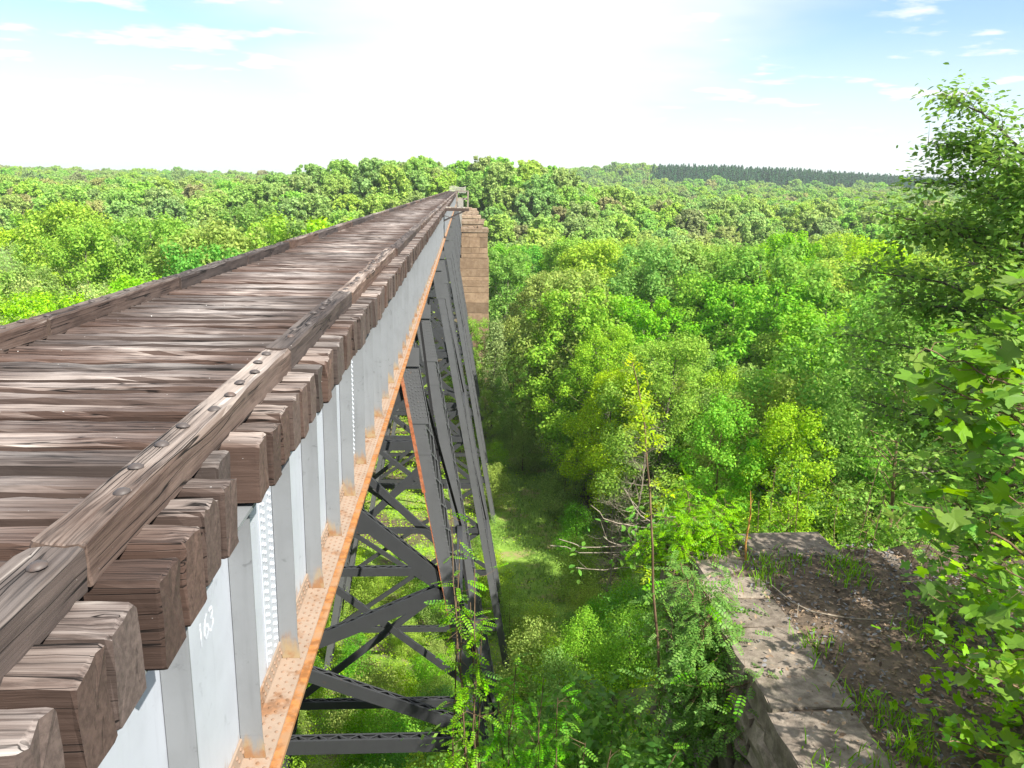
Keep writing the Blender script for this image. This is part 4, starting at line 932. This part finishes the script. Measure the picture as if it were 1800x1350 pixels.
rq = random.Random(77); pl_ = []
for _ in range(900):
    y = rq.uniform(15, 62); x = rq.uniform(-9.5, .8 if y > 26 else -.6)
    if len(pl_) >= 46: break
    if any((x - a) ** 2 + (y - b) ** 2 < 2.3 ** 2 for a, b in pl_): continue
    if any(abs(y - q) < 1.3 and (abs(x - leg_x(gz(x, y), 1)) < 1.2 or abs(x - leg_x(gz(x, y), -1)) < 1.2) for tw in TOW for q in tw): continue
    pl_.append((x, y)); k = rq.choice(('shrub0', 'shrub0', 'shrub1', 'shrub2')); plant_tree(k, 'shrub', 'leafy %s bush in the thicket under the bridge' % {'shrub0': 'yellow-green', 'shrub1': 'mid green', 'shrub2': 'feathery'}[k], 'shrub', x, y, rq.uniform(.6, 1.15), 'bushes in the thicket under the bridge')
for _ in range(900):
    y = rq.uniform(26, 58); x = .2 * y + rq.uniform(-3.4, 7.5)
    if len(pl_) >= 78: break
    if x < (11.0 if y > 45 else 4.2) or any((x - a) ** 2 + (y - b) ** 2 < 2.2 ** 2 for a, b in pl_): continue
    pl_.append((x, y)); k = rq.choice(('shrub0', 'shrub1', 'shrub1', 'shrub2')); plant_tree(k, 'shrub', 'leafy %s bush on the slope right of the track' % {'shrub0': 'yellow-green', 'shrub1': 'mid green', 'shrub2': 'feathery'}[k], 'shrub', x, y, rq.uniform(.8, 1.5), 'bushes on the slope right of the track')

# the valley woods, tree by tree
placed = []
def free(x, y, d):
    for (a, b) in placed:
        if (a - x) ** 2 + (b - y) ** 2 < d * d: return False
    return True
def inview(x, y, z):
    c = co.matrix_world.inverted() @ Vector((x, y, z)); return c.z < 0 and abs(c.x / -c.z) < .70 and -.56 < c.y / -c.z < .5
rs = random.Random(11); cnt = 0; cand = []
for _ in range(30000):
    y = 22 + 168 * rs.random() ** .8; x = rs.uniform(-.72, .72) * y * 1.0; cand.append((y, x))
cand.sort(key=lambda c: c[0] + .1 * abs(c[1]))
for (y, x) in cand:
    if cnt >= 285: break
    left = x < -2.7
    if left and (x > -13 or y < 34): continue
    if not left and x < (13.5 if 40 < y < 75 else 11.5 if y < 128 else 6.5) : continue
    if not left and y < 30 and x < 13: continue
    if not left and x < 30 and min(abs(y + 1.27 * (x - 6) - q) for q in (70, 112)) < 8: continue
    if not left and abs(x - .20 * y) < 8.5 and y < 64: continue
    D = math.hypot(x, y)
    sp = 4.2 if D < 60 else 6.0 if D < 110 else 7.6
    z = gz(x, y)
    if not inview(x, y, z + 14) or not free(x, y, sp): continue
    u = rs.random()
    if D < 34: key = 'slim%d' % rs.randrange(3); s = rs.uniform(.7, 1.0)
    elif u < (.60 if left else .17): key = 'thin%d' % rs.randrange(3); s = rs.uniform(1.0, 1.4)
    elif u < (.64 if left else .24): key = 'bare%d' % rs.randrange(2); s = rs.uniform(.8, 1.1)
    elif D < 80: key = 'near%d' % rs.randrange(3); s = rs.uniform(.9, 1.4)
    else: key = 'mid%d' % rs.randrange(4); s = rs.uniform(1.0, 1.55)
    H = {'near': 16, 'mid': 17, 'thin': 15, 'bare': 14, 'slim': 12}[key[:-1]]
    if left: s = min(s * 1.08, (-4.6 - z - .02 * max(0, 60 - D)) / H if D < 95 else 2)
    else: s = min(s, (-2.2 - z) / H)
    if s < .35: continue
    nm = {'near': 'broadleaf_tree', 'mid': 'broadleaf_tree', 'thin': 'thin_tree', 'bare': 'bare_tree', 'slim': 'slim_tree'}[key[:-1]]
    tone = {'near0': 'mid green', 'near1': 'yellow-green', 'near2': 'mid green', 'mid0': 'mid green', 'mid1': 'yellow-green', 'mid2': 'yellow-green', 'mid3': 'deep green', 'slim0': 'yellow-green', 'slim1': 'mid green', 'slim2': 'mid green'}.get(key, '')
    look = {'near': 'large leafy %s tree' % tone, 'mid': 'rounded %s tree' % tone, 'thin': 'pale thinly leaved tree', 'bare': 'nearly bare grey tree', 'slim': 'slim small-leaved %s tree' % tone}[key[:-1]]
    zone = 'in the front of the wood' if D < 62 else 'in the middle of the wood' if D < 105 else 'at the back of the wood'
    sd = 'left of the bridge' if left else 'right of the bridge'
    plant_tree(key, nm, '%s %s %s' % (look, zone, sd), 'tree', x, y, s, '%ss %s %s' % (look, zone, sd))
    placed.append((x, y)); cnt += 1
YFAR = max(p[1] for p in placed)
print('individual trees', cnt, 'to y', YFAR)

# the woods beyond, one mass: real crowns instanced on points
proto = bpy.data.collections.new('forest_kinds'); protos_p = bpy.data.collections.new('pine_kinds')
for key, (cm, tk) in KIND.items():
    if key.startswith('far') or key.startswith('pine'):
        bm = bmesh.new(); bm.from_mesh(cm); n0 = len(bm.faces); bm.from_mesh(tk); bm.faces.ensure_lookup_table()
        for i in range(n0, len(bm.faces)): bm.faces[i].material_index = 1
        me = bpy.data.meshes.new('kind_' + key); bm.to_mesh(me); bm.free(); me.materials.append(cm.materials[0]); me.materials.append(M['bark'])
        ob = bpy.data.objects.new('kind_' + key, me); (proto if key.startswith('far') else protos_p).objects.link(ob)
def mass(name, P_, S_, coll, label):
    me = bpy.data.meshes.new(name); me.vertices.add(len(P_)); me.vertices.foreach_set('co', np.asarray(P_, np.float32).ravel())
    at = me.attributes.new('scl', 'FLOAT', 'POINT'); at.data.foreach_set('value', np.asarray(S_, np.float32))
    o = link(name, me); o['kind'] = 'stuff'; o['label'] = label
    ng = bpy.data.node_groups.new(name, 'GeometryNodeTree')
    ng.interface.new_socket('Geometry', in_out='INPUT', socket_type='NodeSocketGeometry'); ng.interface.new_socket('Geometry', in_out='OUTPUT', socket_type='NodeSocketGeometry')
    n = ng.nodes; l = ng.links; gi = n.new('NodeGroupInput'); go = n.new('NodeGroupOutput')
    ci = n.new('GeometryNodeCollectionInfo'); ci.inputs['Collection'].default_value = coll; ci.inputs['Separate Children'].default_value = True; ci.inputs['Reset Children'].default_value = True
    ip = n.new('GeometryNodeInstanceOnPoints'); ip.inputs['Pick Instance'].default_value = True
    ri = n.new('FunctionNodeRandomValue'); ri.data_type = 'INT'; ri.inputs[4].default_value = 0; ri.inputs[5].default_value = len(coll.objects) - 1
    rv = n.new('FunctionNodeRandomValue'); rv.data_type = 'FLOAT_VECTOR'; rv.inputs[0].default_value = (-.06, -.06, 0); rv.inputs[1].default_value = (.06, .06, 6.28)
    na = n.new('GeometryNodeInputNamedAttribute'); na.data_type = 'FLOAT'; na.inputs['Name'].default_value = 'scl'
    l.new(gi.outputs[0], ip.inputs['Points']); l.new(ci.outputs[0], ip.inputs['Instance']); l.new(ri.outputs[2], ip.inputs['Instance Index'])
    l.new(rv.outputs[0], ip.inputs['Rotation']); l.new(na.outputs[0], ip.inputs['Scale']); l.new(ip.outputs[0], go.inputs[0])
    md = o.modifiers.new('grow', 'NODES'); md.node_group = ng
    return o
rf = np.random.default_rng(5); P_ = []; S_ = []
y = 60.0
while y < 1500:
    sp = 6.8 if y < 300 else 8.0 if y < 520 else 10.5 if y < 900 else 14
    xs_ = np.arange(-.80 * y - 15, .80 * y + 15, sp); xs_ = xs_ + rf.uniform(-.42, .42, len(xs_)) * sp; ys_ = y + rf.uniform(-.42, .42, len(xs_)) * sp
    z_ = ground_z(xs_, ys_)
    for a_, b_, c_ in zip(xs_, ys_, z_):
        if -13 < a_ < 8 and b_ < YEND + 8: continue
        if b_ < YEND + 60 and -5 < a_ < 2 : continue
        if b_ < 200:
            if a_ > -2 and a_ < 9: continue
            if not free(a_, b_, 5.0) or any(abs(a_ - q[0]) < 5 and abs(b_ - q[1]) < 5 for q in ()): continue
            if b_ < YFAR * .72 and abs(a_) < .62 * b_: continue
        s = rf.choice((.7, .85, 1.0, 1.0, 1.15, 1.3)) * rf.uniform(.9, 1.1) * (1.3 if y > 900 else 1.0)
        if a_ / b_ > .235 and b_ > 1000: continue
        P_.append((a_, b_, c_ - .3)); S_.append(s)
    y += sp
mass('far_woods', P_, S_, proto, 'wooded hills in fresh spring green filling the distance')
print('far woods', len(P_))
P_ = []; S_ = []
for yy in np.arange(1010, 1500, 10):
    for xx in np.arange(.235 * yy, .86 * yy, 7.0):
        a_, b_ = xx + rf.uniform(-4, 4), yy + rf.uniform(-6, 6); P_.append((a_, b_, float(ground_z(a_, b_)))); S_.append(rf.uniform(.85, 1.15))
mass('pine_ridge', P_, S_, protos_p, 'dark pine wood along the far ridge at right')

# ------------------------------------------------------------------ brush, ground cover and grass
n = 110000; rr = np.random.default_rng(31)
y = 9 + 120 * rr.random(n) ** 1.25; x = rr.uniform(-1, 1, n) * (9 + .30 * y) + 2
P2 = np.stack([x, y], 1)
clump = vnoise(P2 * .55, 8) + vnoise(P2 * 1.6, 9) * .6
strip_c = 6.0; instrip = (x > 2.6) & (x < 10.4) & (y > 40) & (y < 125)
offdeck = ~((x > 2.5) & (x < 7) & (y < 11.5))
ok = offdeck & ((clump > -.35) | ((x < 1.5) & (x > -9) & (clump > -.75))) & (~instrip | (rr.random(n) < .10)); x, y, clump = x[ok], y[ok], clump[ok]
C = np.stack([x, y, ground_z(x, y) + (.10 + .75 * np.clip(clump + .2, 0, 1)) * rr.random(len(x)) ** .6 * 1.5], 1)
C = np.repeat(C, 2, 0) + rr.normal(0, .16, (2 * len(C), 3)); D_ = C[:, 1]
v, f = scatter(tpl_quad(.6), C, rr.normal(0, .5, C.shape) + np.array([0, -.1, .8]), (.032 + .0008 * D_) * rr.uniform(.7, 1.3, len(C)), rr)
o = link('undergrowth', mesh_from('undergrowth', v, f, M['l_yel'])); o['kind'] = 'stuff'; o['label'] = 'bright green brush covering the valley floor and slopes'
n = 22000; x = rr.uniform(1.5, 11.5, n); y = 38 + 92 * rr.random(n); cl_ = vnoise(np.stack([x, y], 1) * .5, 12); ok = cl_ > -.25; x, y = x[ok], y[ok]
v, f = blades(np.stack([x, y, ground_z(x, y)], 1), rr.uniform(.12, .6, len(x)), rr, .035, .6)
o = link('grass', mesh_from('grass', v, f, M['grass'])); o['kind'] = 'stuff'; o['label'] = 'short grass on the mown track beside the bridge'
print('done')

# ------------------------------------------------------------------ air
m = bpy.data.materials.new('valley_air'); m.use_nodes = True; n_ = m.node_tree.nodes; n_.clear()
vo = n_.new('ShaderNodeVolumePrincipled'); vo.inputs['Color'].default_value = (.86, .92, 1, 1); vo.inputs['Density'].default_value = HAZE; vo.inputs['Anisotropy'].default_value = .2
mo = n_.new('ShaderNodeOutputMaterial'); m.node_tree.links.new(vo.outputs[0], mo.inputs['Volume'])
if HAZE: hz = MB().box(-3600, 3600, -320, 4600, -36, 75).build('haze', m); hz['kind'] = 'stuff'; hz['label'] = 'thin pale haze over the valley'
